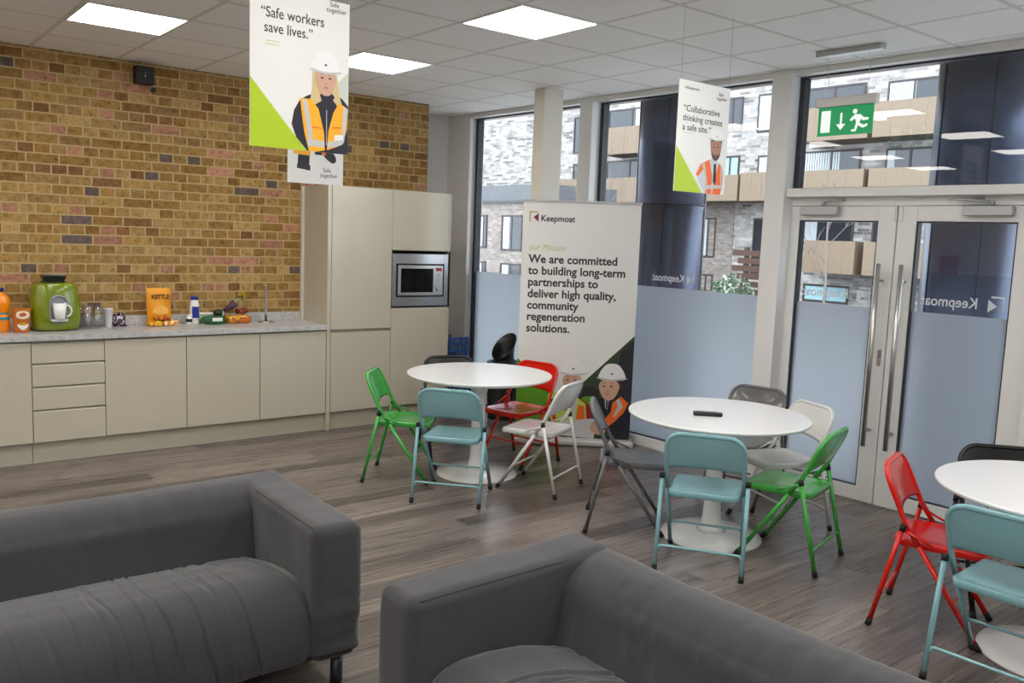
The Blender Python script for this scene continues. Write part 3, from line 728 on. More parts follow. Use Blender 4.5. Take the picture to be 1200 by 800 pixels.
MB().lathe([(.036, 0), (.039, .005), (.040, .10), (.0385, .165), (.030, .190), (.028, .20)], 28).build('body', M_cer, t)
M_blue = mat('royal blue plastic', rgb(30, 50, 140), .35)
MB().lathe([(.031, .20), (.031, .224), (.028, .228)], 24).build('cap', M_blue, t)
q = MB(); q.rings([[(.0408*math.sin(a), -.0408*math.cos(a), z) for a in [x_*.13 for x_ in (-6, -4, -2, 0, 2, 4, 6)]] for z in (.06, .085, .125, .145)][::1], None, False, closed=False); q.bm.faces.ensure_lookup_table()
q = MB(); g_ = [[q.bm.verts.new((.0412*math.sin(a_*.13), -.0412*math.cos(a_*.13), z)) for a_ in range(-6, 7, 2)] for z in (.05, .075, .125, .145)]
for j in range(3):
    for i in range(6): q.bm.faces.new((g_[j][i], g_[j][i+1], g_[j+1][i+1], g_[j+1][i]))
q.build('label_patch', M_blue, t)
text('lettering', 'Dairy', .022, M_cer, t, -.022, -.0425, .095, width=.044) if False else None
t = T('salad_tray', -.512, 1.585, 'green plastic punnet with a white and green label', 'tray')
M_gtray = mat('green punnet plastic', rgb(28, 92, 50), .3, coat=.4)
MB().rings([ring(.085, .055, 0), ring(.093, .062, .025), ring(.098, .066, .045), ring(.088, .058, .062), ring(.05, .03, .070)]).build('punnet', M_gtray, t)
MB().poly([(-.03, .028), (.052, .028), (.052, .056), (-.03, .056)], M_cer, 0, 'y', -.0672).build('label_patch', None, t, recalc=False)
t = T('salad_box', -.555, 1.682, 'pale lidded salad box standing behind the green punnet', 'box')
MB().rings([ring(.06, .03, 0), ring(.07, .034, .07)]).build('box', mat('pale green plastic', rgb(150, 180, 140), .3), t)
MB().rings([ring(.075, .036, .071), ring(.075, .036, .082), ring(.06, .03, .088)]).build('lid', mat('white lid', rgb(220, 225, 215), .3), t)
M_avo = mat('dark green avocado skin', rgb(34, 46, 26), .5, bump=(60, .5))
for i, (x, y, z, lab) in enumerate(((-.475, 1.695, .0, 'dark green avocado at the left of the pile behind the punnet'), (-.39, 1.69, .0, 'dark green avocado at the right of the pile, by the flowers'), (-.432, 1.692, .050, 'dark green avocado resting on top of two others'))):
    t = T('avocado', x, y, lab, 'avocado', 'avocados behind the punnet', z=ZC+z+.001)
    o = MB().rings([[(dx*.042*r_-.0, dy_*.03*r_, 0) for dx, dy_ in [(1, 0)]]*0 or [(xx, .031*r_*math.cos(a), .031+.031*r_*math.sin(a)) for a in [2*PI*j/16 for j in range(16)]] for xx, r_ in ((-.043, .15), (-.037, .6), (-.02, .93), (0, 1), (.02, .85), (.038, .5), (.045, .15))]).build('avocado_skin', M_avo, t)
t = T('fruit_packet', -.292, 1.60, 'orange and brown net packet of bread rolls near the tap pole', 'packet', rz=-.1)
mm = foil_mat('orange brown wrap', [(0, rgb(215, 140, 30)), (.42, rgb(225, 170, 60)), (.5, rgb(120, 54, 28)), (.56, rgb(200, 110, 30))], 14)
rbox(-.105, .105, -.05, .05, 0, .07, .03, .02, lambda p, n: Vector((n.x, n.y, max(0, n.z)))*.012*noise.noise(p*22)).build('wrapper', mm, t)
t = T('sauce_packet', -.255, 1.612, 'dark red-brown crumpled packet lying on the orange packet', 'packet', rz=.3, z=ZC+.079)
rbox(-.06, .06, -.035, .035, 0, .045, .02, .02, lambda p, n: n*.012*noise.noise(p*30)).build('wrapper', foil_mat('red brown wrap', [(0, rgb(96, 34, 24)), (.5, rgb(170, 90, 50)), (.6, rgb(90, 30, 24))], 22), t)
t = T('flower_bunch', -.40, 1.66, 'wrapped bunch of yellow flowers with purple sleeve leaning by the wall', 'flowers')
q = MB(); q.tube([(-.0, 0, .100), (.06, -.01, .135), (.095, -.012, .17)], [.012, .028, .034], 12); q.build('sleeve', mat('purple sleeve', rgb(84, 52, 80), .35), t)
q = MB()
for i in range(6): a = i*1.1; q.tube([(.07, -.01, .15), (.13+.012*math.cos(a), -.012+.012*math.sin(a), .205)], .003, 6)
q.build('stem', mat('pale green stem', rgb(150, 170, 140), .5), t)
q = MB(); leaves(q, (.16, -.015, .235), (.034, .028, .028), 90, .014, mat('yellow petal', rgb(206, 178, 30), .5)); leaves(q, (.155, -.015, .225), (.03, .028, .028), 30, .012, mat('dark petal centre', rgb(60, 60, 20), .5)); q.build('blossom', None, t, recalc=False)
q = MB(); q.tube([(.0, 0, .1), (-.01, 0, .0)], .009, 8); q.build('stem_end', mat('pale green stem', (0, 0, 0, 1)), t)
t = T('roll_holder', -.045, 1.60, 'chrome upright kitchen roll holder with a round base', 'roll holder')
M_chr = mat('polished chrome', (.6, .6, .6, 1), .12, 1)
MB().lathe([(.070, 0), (.072, .003), (.070, .009), (.02, .012)], 32).build('base', M_chr, t)
MB().lathe([(.0115, .012), (.0115, .312), (.013, .316), (.008, .326)], 18).build('pole', M_chr, t)
# left edge: juice bottle, soup carton
t = T('juice_bottle', -2.075, 1.50, 'round orange juice bottle with a dark blue cap, cut by the left edge', 'bottle')
M_juice = mat('orange juice', rgb(238, 140, 4), .2, coat=.6)
MB().lathe([(.048, 0), (.052, .006), (.052, .12), (.046, .135), (.05, .16), (.062, .20), (.060, .235), (.04, .27), (.02, .285), (.019, .295)], 28).build('bottle', M_juice, t)
MB().lathe([(.053, .09), (.054, .10), (.047, .135), (.0475, .15)], 28, caps=False).build('label_wrap', mat('teal label', rgb(40, 130, 140), .4), t)
MB().lathe([(.022, .292), (.022, .320)], 20).build('cap', mat('dark blue cap', rgb(30, 34, 100), .4), t)
t = T('noodle_carton', -1.955, 1.46, 'small orange and white carton pot showing a bowl, beside the coffee machine', 'carton')
MB().lathe([(.050, 0), (.052, .004), (.062, .160), (.063, .168)], 28).build('pot', mat('orange brown card', rgb(206, 116, 40), .5, var=.25), t)
q = MB(); q.poly(arc(0, .062, .036, 180, 360, 12), M_cer, 0, 'y', -.0600); q.poly([(-.014, .02), (.014, .02), (.012, .034), (-.012, .034)], M_cer, 0, 'y', -.0596)
q.poly(smoothpts([(-.04, .115), (.0, .10), (.04, .115), (.036, .15), (0, .158), (-.036, .15)]), mat('cream print', rgb(236, 220, 190), .5), 0, 'y', -.0665)
q.poly(smoothpts([(-.022, .123), (.0, .118), (.022, .126), (.018, .143), (0, .146), (-.018, .14)]), mat('red print', rgb(190, 80, 60), .5), 0, 'y', -.0670)
q.poly(smoothpts([(-.026, .058), (0, .052), (.026, .058), (.02, .072), (-.02, .072)]), mat('noodle print', rgb(205, 160, 60), .5), 0, 'y', -.0604); q.build('printed_picture', None, t, recalc=False)

# ------------------------------------------------------------------ tables
def table(x, y, label):
    t = thing('round_table', (x, y, 0), 0, label, 'table', 'white round pedestal tables')
    MB().lathe([(.49, .727), (.525, .738), (.534, .748), (.534, .755), (.531, .758)], 96).build('tabletop', M_table, t)
    MB().lathe([(.30, .0), (.302, .006), (.298, .014), (.20, .024), (.09, .040)], 64).build('base', M_table, t)
    MB().lathe([(.09, .040), (.070, .065), (.058, .11), (.052, .18), (.049, .32), (.050, .48), (.056, .60), (.076, .68), (.115, .727)], 40).build('pedestal', M_table, t)
    return t
table(.70, -.572, 'white round pedestal table nearest the tall kitchen cabinets')
table(1.108, -2.44, 'white round pedestal table with the black remote control, middle of three')
table(1.135, -4.32, 'white round pedestal table cut by the right edge, nearest the red chair')
t = thing('remote_control', (.990, -2.455, .7585), -.80, 'black remote control lying on the middle round table', 'remote control')
rbox(-.085, .085, -.022, .022, 0, .024, .009, .02, lambda p, n: Vector((0, .006*math.sin(p.x*18)*0, 0))).build('body', M_black, t)
q = MB()
for i in range(7):
    for j in range(3): q.tube([(-.06+i*.017, -.012+j*.012, .0235), (-.06+i*.017, -.012+j*.012, .026)], .0035, 8)
q.build('button', mat('grey rubber button', rgb(70, 70, 74), .6), t)

# ------------------------------------------------------------------ folding chairs
CH = {'green': rgb(62, 168, 66), 'teal': rgb(132, 180, 188), 'white': (.78, .78, .77, 1), 'red': rgb(214, 22, 8), 'black': rgb(16, 16, 17), 'grey': rgb(98, 98, 100)}
def lerp(a, b, t): return a+(b-a)*t
TOP = (-.232, .775); KN = (-.115, .52); FF = (.235, 0)
def long_y(z):                                   # y of the long tube at height z
    if z > KN[1]: return lerp(KN[0], TOP[0], (z-KN[1])/(TOP[1]-KN[1]))
    return lerp(FF[0], KN[0], z/KN[1])
def make_chair(colname, label):
    m = mat('enamelled %s steel' % colname, CH[colname], .24 if colname not in ('grey', 'black') else .36, coat=.4 if colname != 'black' else .1, metal=0.0)
    t = thing('folding_chair', (0, 0, 0), 0, label, 'chair', 'metal folding chairs round the tables')
    r = .0125; X = .205
    # inverted U frame: back posts and top
    P = [(X, long_y(z), z) for z in (.42, .52, .60, .66)]
    P += [(X-.085+.085*math.cos(a*PI/12), 0, .675+.088*math.sin(a*PI/12)) for a in range(0, 7)]
    P = [(x, long_y(min(z, .775)), z) for x, _, z in P]
    Q = [(-x, y, z) for x, y, z in reversed(P)]
    MB().tube(P+Q, r, 10).build('frame', m, t)
    # backrest sheet
    zs0 = .572
    def outline(z):
        if z < .675: return X+.002
        s_ = min(1, (z-.675)/.097); return (X-.085)+.087*math.sqrt(max(0, 1-s_*s_))
    nx, nz_ = 16, 12; mb = MB()
    for side in (0, 1):
        rows = []
        for j in range(nz_+1):
            zt = j/nz_; row = []
            for i in range(nx+1):
                u = -1+2*i/nx; z = lerp(zs0-.018+.020*(1-u*u), .773, zt); hw = outline(z); x = u*hw
                y = long_y(z)-.022*(1-(x/X)**2)*math.sin(PI*min(1, .3+zt*.75)) + (-.009 if side == 0 else .006)
                row.append(mb.bm.verts.new((x, y, z)))
            rows.append(row)
        for j in range(nz_):
            for i in range(nx):
                f = mb.bm.faces.new((rows[j][i], rows[j][i+1], rows[j+1][i+1], rows[j+1][i])); f.smooth = True
        if side == 0: R0 = rows
        else:
            E0 = [R0[0][i] for i in range(nx+1)]; E1 = [rows[0][i] for i in range(nx+1)]
            for i in range(nx): mb.bm.faces.new((E0[i], E0[i+1], E1[i+1], E1[i]))
            for k2 in (0, nx):
                for j in range(nz_): mb.bm.faces.new((R0[j][k2], R0[j+1][k2], rows[j+1][k2], rows[j][k2]))
            for i in range(nx): mb.bm.faces.new((R0[-1][i], R0[-1][i+1], rows[-1][i+1], rows[-1][i]))
    mb.build('backrest', m, t)
    # seat: dished pan with a rolled edge
    zS = .438; ol = rrect(-.188, .188, -.165, .235, .05, 6); n = len(ol); cx, cy = 0, .03
    def rg(s_, z): return [(cx+(x-cx)*s_, cy+(y-cy)*s_, z-1.4*max(0, cy+(y-cy)*s_-.15)**2) for x, y in ol]
    mb = MB(); mb.rings([rg(.02, zS-.0125), rg(.25, zS-.0122), rg(.55, zS-.0105), rg(.78, zS-.006), rg(.90, zS-.001), rg(.975, zS), rg(1, zS-.006), rg(1, zS-.034), rg(.975, zS-.036), rg(.95, zS-.020), rg(.5, zS-.024)])
    mb.build('seat', m, t)
    for sx in (-1, 1):
        x = sx*X
        lg = MB().tube([(x, long_y(z), z) for z in (.42, .03)] , r, 10).build('leg', m, t)
        MB().tube([(x, long_y(.034), .034), (x, long_y(.001), .001)], .0145, 12).build('foot_cap', M_capb, lg)
        xr = sx*(X+.023); ry = lambda z: lerp(-.232, -.118, z/.50)
        lg = MB().tube([(xr, ry(.51), .51), (xr, ry(.03), .03)], r*.95, 10).build('leg', m, t)
        MB().tube([(xr, ry(.034), .034), (xr, ry(.001), .001)], .0145, 12).build('foot_cap', M_capb, lg)
        MB().tube([(xr, ry(.485), .485), (xr, ry(.515), .515)], .0142, 12).build('collar', M_capb, lg)
        br = MB(); br.tube([(xr-sx*.004, ry(.49), .49), (xr-sx*.012, .02, .432)], .006, 8); br.tube([(x, long_y(.505), .505), (xr, ry(.505), .505)], .006, 8)
        br.build('brace', m, t)
    # rear stretcher (bowed ends) and front stretcher
    ry = lambda z: lerp(-.232, -.118, z/.50)
    xr = X+.023
    MB().tube(smoothpath([(xr, ry(.10), .10), (xr-.012, ry(.125), .125), (xr-.035, ry(.135), .135), (0, ry(.135), .135), (-xr+.035, ry(.135), .135), (-xr+.012, ry(.125), .125), (-xr, ry(.10), .10)], 4), .0075, 8).build('stretcher', m, t)
    MB().tube(smoothpath([(X, long_y(.15), .15), (X-.012, long_y(.17), .17), (X-.035, long_y(.178), .178), (0, long_y(.178), .178), (-X+.035, long_y(.178), .178), (-X+.012, long_y(.17), .17), (-X, long_y(.15), .15)], 4), .007, 8).build('stretcher', m, t)
    return t
def chair(col, x, y, fx, fy, label):
    t = make_chair(col, label) if col not in PROTO else copy_tree(PROTO[col])
    PROTO.setdefault(col, t)
    t['label'] = label; t.location = (x, y, 0); t.rotation_euler = (0, 0, math.atan2(fy, fx)-PI/2)
    return t
PROTO = {}
def copy_tree(o, parent=None):
    c = o.copy(); C.objects.link(c)
    if parent: c.parent = parent
    for ch in [k_ for k_ in KIDS(o)]: copy_tree(ch, c)
    return c
def KIDS(o): return list(o.children)
chair('green', .187, -.333, .35, -.32, 'green folding chair between the kitchen plinth and the far round table')
chair('teal', .233, -.953, .351, .302, 'pale teal folding chair with its back to us at the table nearest the kitchen')
chair('white', .888, -1.076, -.197, .4355, 'white folding chair at the table nearest the kitchen, in front of the roll-up banner')
chair('red', 1.205, -.437, -.975, -.22, 'red folding chair behind the far table, in front of the banner')
chair('black', .86, .0, -.39, -.92, 'black folding chair tucked behind the far table, beside the tall cabinets')
chair('grey', .816, -1.985, .705, -.71, 'dark grey folding chair left of the middle table, seen from its side')
chair('teal', .7135, -2.6965, .833, .553, 'pale teal folding chair with its back to us at the table with the remote')
chair('green', 1.2255, -2.906, -.108, .4235, 'green folding chair on the right side of the table with the remote')
chair('white', 1.70, -2.50, -.94, .33, 'white folding chair at the middle table, nearest the glass doors')
chair('grey', 1.90, -2.05, -.98, -.2, 'dark grey folding chair behind the middle table, facing us by the long window')
chair('red', 1.04, -3.82, .29, -.957, 'red folding chair standing alone left of the right-hand table')
chair('teal', .70, -4.29, .995, .06, 'pale teal folding chair at the right edge with its back to us, half cut off')
chair('black', 1.57, -3.93, -.76, -.65, 'black folding chair behind the right-hand table, in front of the glass door')

# ------------------------------------------------------------------ sofas
def fabric_mat():
    m, b, g = blank('charcoal woven sofa cover', .9, .25); P, x, y, z = g.coords()
    c = g.ramp(g.noise(P, 420, 3, .7), [(.3, rgb(50, 50, 53)), (.7, rgb(73, 73, 76))])
    g.nt.links.new(c, b.inputs['Base Color']); b.inputs['Sheen Weight'].default_value = .25; b.inputs['Sheen Roughness'].default_value = .5
    g.nt.links.new(g.bump(g.m('ADD', g.m('MULTIPLY', g.noise(P, 600, 2), .15), g.noise(P, 14, 4, .6)), .16, .012), b.inputs['Normal'])
    return m
M_fab = fabric_mat()
M_seam = mat('sofa cover seam', rgb(56, 56, 59), .9)
def wr(p, sx, sy, sz, amp): return amp*(1-abs(noise.noise(Vector((p.x*sx, p.y*sy, p.z*sz)))*2))**2
def sofa(x, y, rz, label, seed):
    t = thing('sofa', (x, y, 0), rz, label, 'sofa', 'two charcoal fabric sofas'); W = .90; D = .44; A = .205
    so_ = Vector((seed*3.1, seed*1.7, 0))
    def d_back(p, n):
        u = noise.noise(Vector((p.x*10+p.z*2+seed, p.y*1.2, p.z*1.6)))
        a = .009*noise.noise((p+so_)*2.2) - .0075*math.exp(-(u/.07)**2)*(1 if n.y < -.1 else .3)
        return n*a + Vector((0, 0, -.010*math.cos(p.x*1.6)*(1 if n.z > .4 else 0)))
    def d_arm(p, n):
        low = max(0, .45-p.z)*(1 if n.y < -.2 else .35)
        return n*(.007*noise.noise((p+so_)*4) - .017*math.exp(-(noise.noise(Vector((p.x*1.5+p.y*2, p.y*2+seed, p.z*15+p.y*4)))/.16)**2)*low*2.9 + .003*noise.noise((p+so_)*9))
    def d_seat(p, n):
        crown = .014*(1-(p.x/(W-A))**4)*max(0, n.z)
        e_ = min(1, (W-A-abs(p.x))/.06); hole = -.02*(1-e_)**2
        bend = Vector((p.x-.45*(p.y+.1)**2-.25*max(0, .3-p.z), p.y*.55+p.x*.12, p.z*.5))
        u = noise.noise(Vector((bend.x*11, bend.y*1.3+seed, bend.z)));  u2 = noise.noise(Vector((bend.x*24+3, bend.y*2+seed, bend.z)))
        where = .35+.65*max(0, noise.noise(Vector((p.x*1.6+seed*2, p.y*1.5, 0)))+.45)
        cr = -.010*math.exp(-(u/.055)**2) + .004*math.exp(-((abs(u)-.11)/.05)**2)
        return n*(cr*where + .006*noise.noise((p+so_)*3) + hole) + Vector((0, 0, crown))
    def extr(x0, x1, prof, disp, nx=70):
        n = len(prof); c = Vector((0, sum(p[0] for p in prof)/n, sum(p[1] for p in prof)/n)); rs = []
        for i in range(nx+1):
            x = lerp(x0, x1, i/nx); r_ = []
            for j in range(n):
                a_, b_ = Vector(prof[j-1]), Vector(prof[(j+1) % n]); d_ = (b_-a_); nn = Vector((0, d_.y, -d_.x)).normalized()
                p = Vector((x, prof[j][0], prof[j][1]))
                if nn.dot(p-Vector((x, c.y, c.z))) < 0: nn = -nn
                r_.append(p+disp(p, nn))
            rs.append(r_)
        return MB().rings(rs)
    def densify(P, st=.022):
        out = []
        for i in range(len(P)):
            a_, b_ = Vector(P[i]), Vector(P[(i+1) % len(P)]); k_ = max(1, int((b_-a_).length/st))
            out += [tuple(a_.lerp(b_, q_/k_)) for q_ in range(k_)]
        return out
    bp = densify([(.14, .30), (.178, .44)] + [(.335-.145*math.cos(a*PI/24), .505+.152*math.sin(a*PI/24)) for a in range(0, 13)] + [(.40, .657), (.425, .648), (.438, .625), (.438, .17), (.42, .15), (.20, .15)])
    extr(-W+.02, W-.02, bp, d_back, 90).build('backrest', M_fab, t)
    for s_ in (-1, 1):
        x0, x1 = (W-A, W) if s_ > 0 else (-W, -W+A)
        a_ = rbox(x0, x1, -D, D-.002, .125, .662, .042, .022, d_arm).build('armrest', M_fab, t)
        q = MB(); xi = x0+.012 if s_ > 0 else x1-.012
        
        nn_ = Vector((-s_*.707, 0, .707)); cc = Vector((x0+.042 if s_ > 0 else x1-.042, 0, .62))
        q.tube([cc+Vector((0, y_, 0))+nn_*.0425+d_arm(cc+Vector((0, y_, 0))+nn_*.042, nn_) for y_ in [-.40+.02*i for i in range(31)]], .0022, 6); q.build('seam', M_seam, a_)
    R_ = .17; sp = densify([(.16, .372), (-.02, .418), (-.15, .436)] + [(-.255-R_*math.sin(a*PI/20), .44-R_+R_*math.cos(a*PI/20)) for a in range(0, 10)] + [(-.428, .22), (-.42, .15), (-.40, .128), (-.2, .13), (.16, .2)])
    extr(-W+A-.006, W-A+.006, sp, d_seat, 240).build('seat_cushion', M_fab, t)
    rbox(-W+.03, W-.03, -D+.06, D-.04, .115, .20, .02, .12).build('base', M_fab, t)
    for sx in (-1, 1):
        for sy in (-1, 1): MB().lathe([(.024, 0), (.024, .12)], 18, (sx*(W-.075), sy*(D-.075), 0)).build('leg', mat('dark grey metal leg', rgb(84, 84, 88), .35, .8), t)
    return t
sofa(-2.365, -2.36, math.radians(-1.0), 'charcoal fabric two-seat sofa at the lower left, facing us', 1)
sofa(-1.262, -4.235, math.radians(-88.5), 'charcoal fabric two-seat sofa in the foreground, its back to the round tables', 2)

# ------------------------------------------------------------------ printed people (flat printing on boards)
I = {}
def ink(n, c): I[n] = mat('printed '+n, c, .5); return I[n]
ink('white hat', rgb(238, 238, 238)); ink('hat shade', rgb(196, 198, 202)); ink('skin', rgb(206, 164, 142)); ink('skin dark', rgb(172, 126, 104)); ink('blond', rgb(212, 190, 140))
ink('navy', rgb(34, 32, 46)); ink('orange', rgb(250, 178, 30)); ink('hi orange', rgb(240, 110, 36)); ink('band', rgb(196, 196, 192)); ink('brown hair', rgb(70, 46, 36)); ink('lime', rgb(190, 214, 90))
ink('red', rgb(150, 34, 36)); ink('paper', rgb(206, 206, 206)); ink('photo green', rgb(52, 70, 48)); ink('photo dark', rgb(40, 42, 46)); ink('eye', rgb(60, 44, 40)); ink('lip', rgb(176, 98, 90)); ink('beard', rgb(92, 66, 56)); ink('shirt', rgb(206, 208, 214)); ink('photo pale', rgb(200, 206, 196))
class Pic:
    def __init__(s): s.mb = MB(); s.k = 0
    def add(s, m, pts, smooth=True, k=5):
        s.k += 1; s.mb.poly(smoothpts(pts, k) if smooth else pts, I[m] if isinstance(m, str) else m, 0, 'y', -.0006-.00012*s.k); return s
    def done(s, name, parent): return s.mb.build(name, None, parent, recalc=False)
def face(P, cx, cz, w, h, skin='skin', turn=0):
    P.add(skin, [(cx-w*.5, cz+h*.2), (cx-w*.46, cz-h*.15), (cx-w*.25, cz-h*.45), (cx, cz-h*.52), (cx+w*.25, cz-h*.45), (cx+w*.46, cz-h*.15), (cx+w*.5, cz+h*.2), (cx, cz+h*.5)])
    for s_ in (-1, 1):
        ex = cx+s_*w*.2+turn*w; P.add('eye', [(ex-w*.09, cz+h*.08), (ex, cz+h*.055), (ex+w*.09, cz+h*.08), (ex, cz+h*.12)], k=2)
        P.add('eye', [(ex-w*.12, cz+h*.19), (ex, cz+h*.22), (ex+w*.12, cz+h*.19), (ex, cz+h*.235)], k=2)
    P.add('lip', [(cx-w*.14+turn*w, cz-h*.24), (cx+turn*w, cz-h*.27), (cx+w*.14+turn*w, cz-h*.24), (cx+turn*w, cz-h*.215)], k=2)
    P.add('skin dark', [(cx-w*.07+turn*w, cz-h*.11), (cx+turn*w, cz-h*.14), (cx+w*.07+turn*w, cz-h*.11), (cx+turn*w, cz-h*.09)], k=2)
def hat(P, cx, cz, w, h):
    P.add('white hat', [(cx-w*.5, cz), (cx-w*.46, cz+h*.45), (cx-w*.25, cz+h*.9), (cx, cz+h), (cx+w*.25, cz+h*.9), (cx+w*.46, cz+h*.45), (cx+w*.5, cz), (cx, cz-h*.05)])
    P.add('hat shade', [(cx-w*.55, cz+h*.02), (cx, cz-h*.10), (cx+w*.55, cz+h*.02), (cx+w*.5, cz+h*.10), (cx, cz+h*.0), (cx-w*.5, cz+h*.10)])
    P.add('navy', [(cx-w*.06, cz+h*.30), (cx+w*.06, cz+h*.30), (cx, cz+h*.42)], False)

def wires(t, w, zt, drop):
    for x in (.012, w-.012):
        MB().tube([(x, .002, zt-.006), (x, .002, drop)], .0009, 6).build('hanging_wire', mat('thin clear wire', rgb(150, 150, 152), .4), t)
# poster 1: "Safe workers save lives."
t = thing('hanging_poster', (-1.745, -2.35, 2.073), 0, 'large hanging poster reading Safe workers save lives, woman in orange vest', 'poster', 'posters hung from the ceiling')
PW, PH = .418, .600
MB().box(0, PW, 0, .005, 0, PH).build('board', M_print, t)
P = Pic()
P.add(M_lime, [(0, 0), (.235, 0), (.0, .262)], False)
P.add('photo pale', [(.417, .09), (.417, .33), (.36, .275), (.33, .2)], False)
P.add('navy', [(.170, .10), (.180, .155), (.205, .198), (.235, .217), (.28, .235), (.33, .245), (.39, .222), (.4165, .195), (.417, .10), (.417, .001), (.33, .001), (.237, .001), (.19, .05)], False)
P.add('blond', [(.262, .33), (.255, .24), (.245, .18), (.275, .19), (.33, .22), (.37, .19), (.395, .175), (.375, .24), (.365, .31), (.35, .335), (.29, .34)])
P.add('orange', [(.205, .205), (.255, .205), (.285, .17), (.31, .08), (.315, .0), (.245, 0), (.225, .07), (.215, .13)], False)
P.add('orange', [(.375, .205), (.415, .185), (.412, .10), (.39, .03), (.322, .0), (.33, .09), (.35, .16)], False)
P.add('band', [(.215, .2), (.235, .2), (.262, .06), (.245, .03)], False); P.add('band', [(.395, .195), (.415, .18), (.40, .05), (.385, .03)], False)
P.add('band', [(.24, .02), (.312, .02), (.312, .045), (.237, .05)], False); P.add('band', [(.325, .02), (.385, .03), (.39, .055), (.326, .045)], False)
P.add('white hat', [(.355, .052), (.395, .056), (.395, .078), (.357, .074)], False)
P.add('navy', [(.275, .0), (.33, .012), (.395, .04), (.417, .075), (.417, 0)], False)
P.add('navy', [(.29, .225), (.315, .16), (.325, .17), (.355, .225), (.34, .24), (.30, .24)], False)
P.add('band', [(.3185, .17), (.3215, .17), (.3225, .03), (.3195, .03)], False); P.add('hi orange', [(.258, .095), (.300, .092), (.300, .097), (.258, .100)], False); P.add('hi orange', [(.345, .100), (.385, .103), (.385, .108), (.345, .105)], False)
face(P, .316, .285, .085, .115)
hat(P, .314, .318, .118, .082); P.done('printed_picture', t)
q = text('lettering', '\u201cSafe workers\n save lives.\u201d', .056, M_ink, t, .042, -.0006, .492, width=.262, line=1.0, offset=.0004)
text('lettering', '  Safe\ntogether', .026, M_ink, t, .316, -.0006, .578, width=.088, line=.85)
MB().poly([(.06, .402), (.122, .402), (.122, .4045), (.06, .4045)], M_inkpale, 0, 'y', -.0006).poly([(.06, .39), (.118, .39), (.118, .3925), (.06, .3925)], M_inkpale, 0, 'y', -.0006).build('small_print', None, t, recalc=False)
wires(t, PW, PH, H-2.073)
# poster 2: "Collaborative thinking creates a safe site."
t = thing('hanging_poster', (.605, -2.43, 2.045), 0, 'hanging poster reading Collaborative thinking creates a safe site, man in tie', 'poster', 'posters hung from the ceiling')
PW, PH = .432, .596
MB().box(0, PW, 0, .005, 0, PH).build('board', M_print, t)
P = Pic()
P.add(M_lime, [(0, 0), (.240, 0), (.0, .245)], False)
P.add('shirt', [(.185, .115), (.20, .155), (.27, .185), (.33, .20), (.395, .165), (.415, .12), (.415, .03), (.36, 0), (.26, 0), (.205, .06)], False)
P.add('hi orange', [(.175, .10), (.215, .16), (.285, .19), (.318, .10), (.318, .0), (.26, 0), (.262, .06), (.255, .12), (.235, .13), (.195, .09)], False)
P.add('hi orange', [(.368, .175), (.40, .155), (.41, .09), (.398, .0), (.325, .0), (.335, .08)], False)
P.add('band', [(.225, .16), (.245, .17), (.275, .07), (.272, .0), (.262, 0), (.262, .07)], False); P.add('band', [(.385, .165), (.395, .16), (.402, .07), (.395, .03)], False)
P.add('band', [(.262, .022), (.318, .03), (.318, .052), (.262, .044)], False); P.add('band', [(.33, .03), (.40, .036), (.40, .054), (.332, .052)], False)
P.add('navy', [(.325, .17), (.345, .17), (.352, .07), (.338, .05), (.325, .07)], False)
face(P, .335, .252, .088, .125, 'skin dark')
P.add('beard', [(.297, .24), (.305, .205), (.335, .186), (.365, .205), (.375, .24), (.36, .222), (.335, .216), (.31, .222)])
P.add('lip', [(.32, .222), (.335, .219), (.35, .222), (.335, .227)], k=2)
P.add('brown hair', [(.288, .27), (.292, .305), (.335, .316), (.378, .305), (.382, .27), (.372, .29), (.335, .298), (.297, .29)])
hat(P, .335, .302, .118, .060); P.done('printed_picture', t)
text('lettering', '\u201cCollaborative\nthinking creates\na safe site.\u201d', .050, M_ink, t, .042, -.0006, .432, width=.335, line=1.0, offset=.0003)
text('lettering', 'Keepmoat', .024, M_ink, t, .062, -.0006, .550, width=.100)
arrow_logo(t, .040, -.0006, .549, .018, M_lime, I['red'])
text('lettering', '  Safe\ntogether', .027, M_ink, t, .318, -.0006, .545, width=.088, line=.85)
MB().poly([(.052, .318), (.135, .318), (.135, .3205), (.052, .3205)], M_inkpale, 0, 'y', -.0006).build('small_print', None, t, recalc=False)
wires(t, PW, PH, H-2.045)
# poster 3: behind poster 1
t = thing('hanging_poster', (-.556, .0, 2.077), 0, 'hanging poster mostly hidden behind the large one, showing work gloves', 'poster', 'posters hung from the ceiling')
PW, PH = .415, .60
MB().box(0, PW, 0, .005, 0, PH).build('board', M_print, t)
P = Pic()
P.add('navy', [(.07, .10), (.155, .09), (.16, .19), (.075, .20)], False)
P.add('photo dark', [(.065, .10), (.165, .088), (.165, .125), (.068, .132)], False)
P.add('orange', [(.04, .195), (.165, .19), (.165, .26), (.04, .26)], False)
P.add('photo dark', [(.27, .19), (.33, .15), (.36, .17), (.345, .21), (.30, .24), (.26, .23)])
P.add('hi orange', [(.20, .205), (.28, .20), (.28, .24), (.20, .24)], False)
P.add('orange', [(.05, .26), (.37, .26), (.33, .42), (.09, .42)], False); P.add('navy', [(.17, .42), (.25, .42), (.25, .20), (.20, .20)], False); face(P, .21, .48, .08, .11); hat(P, .21, .51, .11, .07)
P.done('printed_picture', t)
text('lettering', '  Safe\ntogether', .042, M_ink, t, .238, -.0008, .085, width=.135, line=.85)
wires(t, PW, PH, H-2.077)

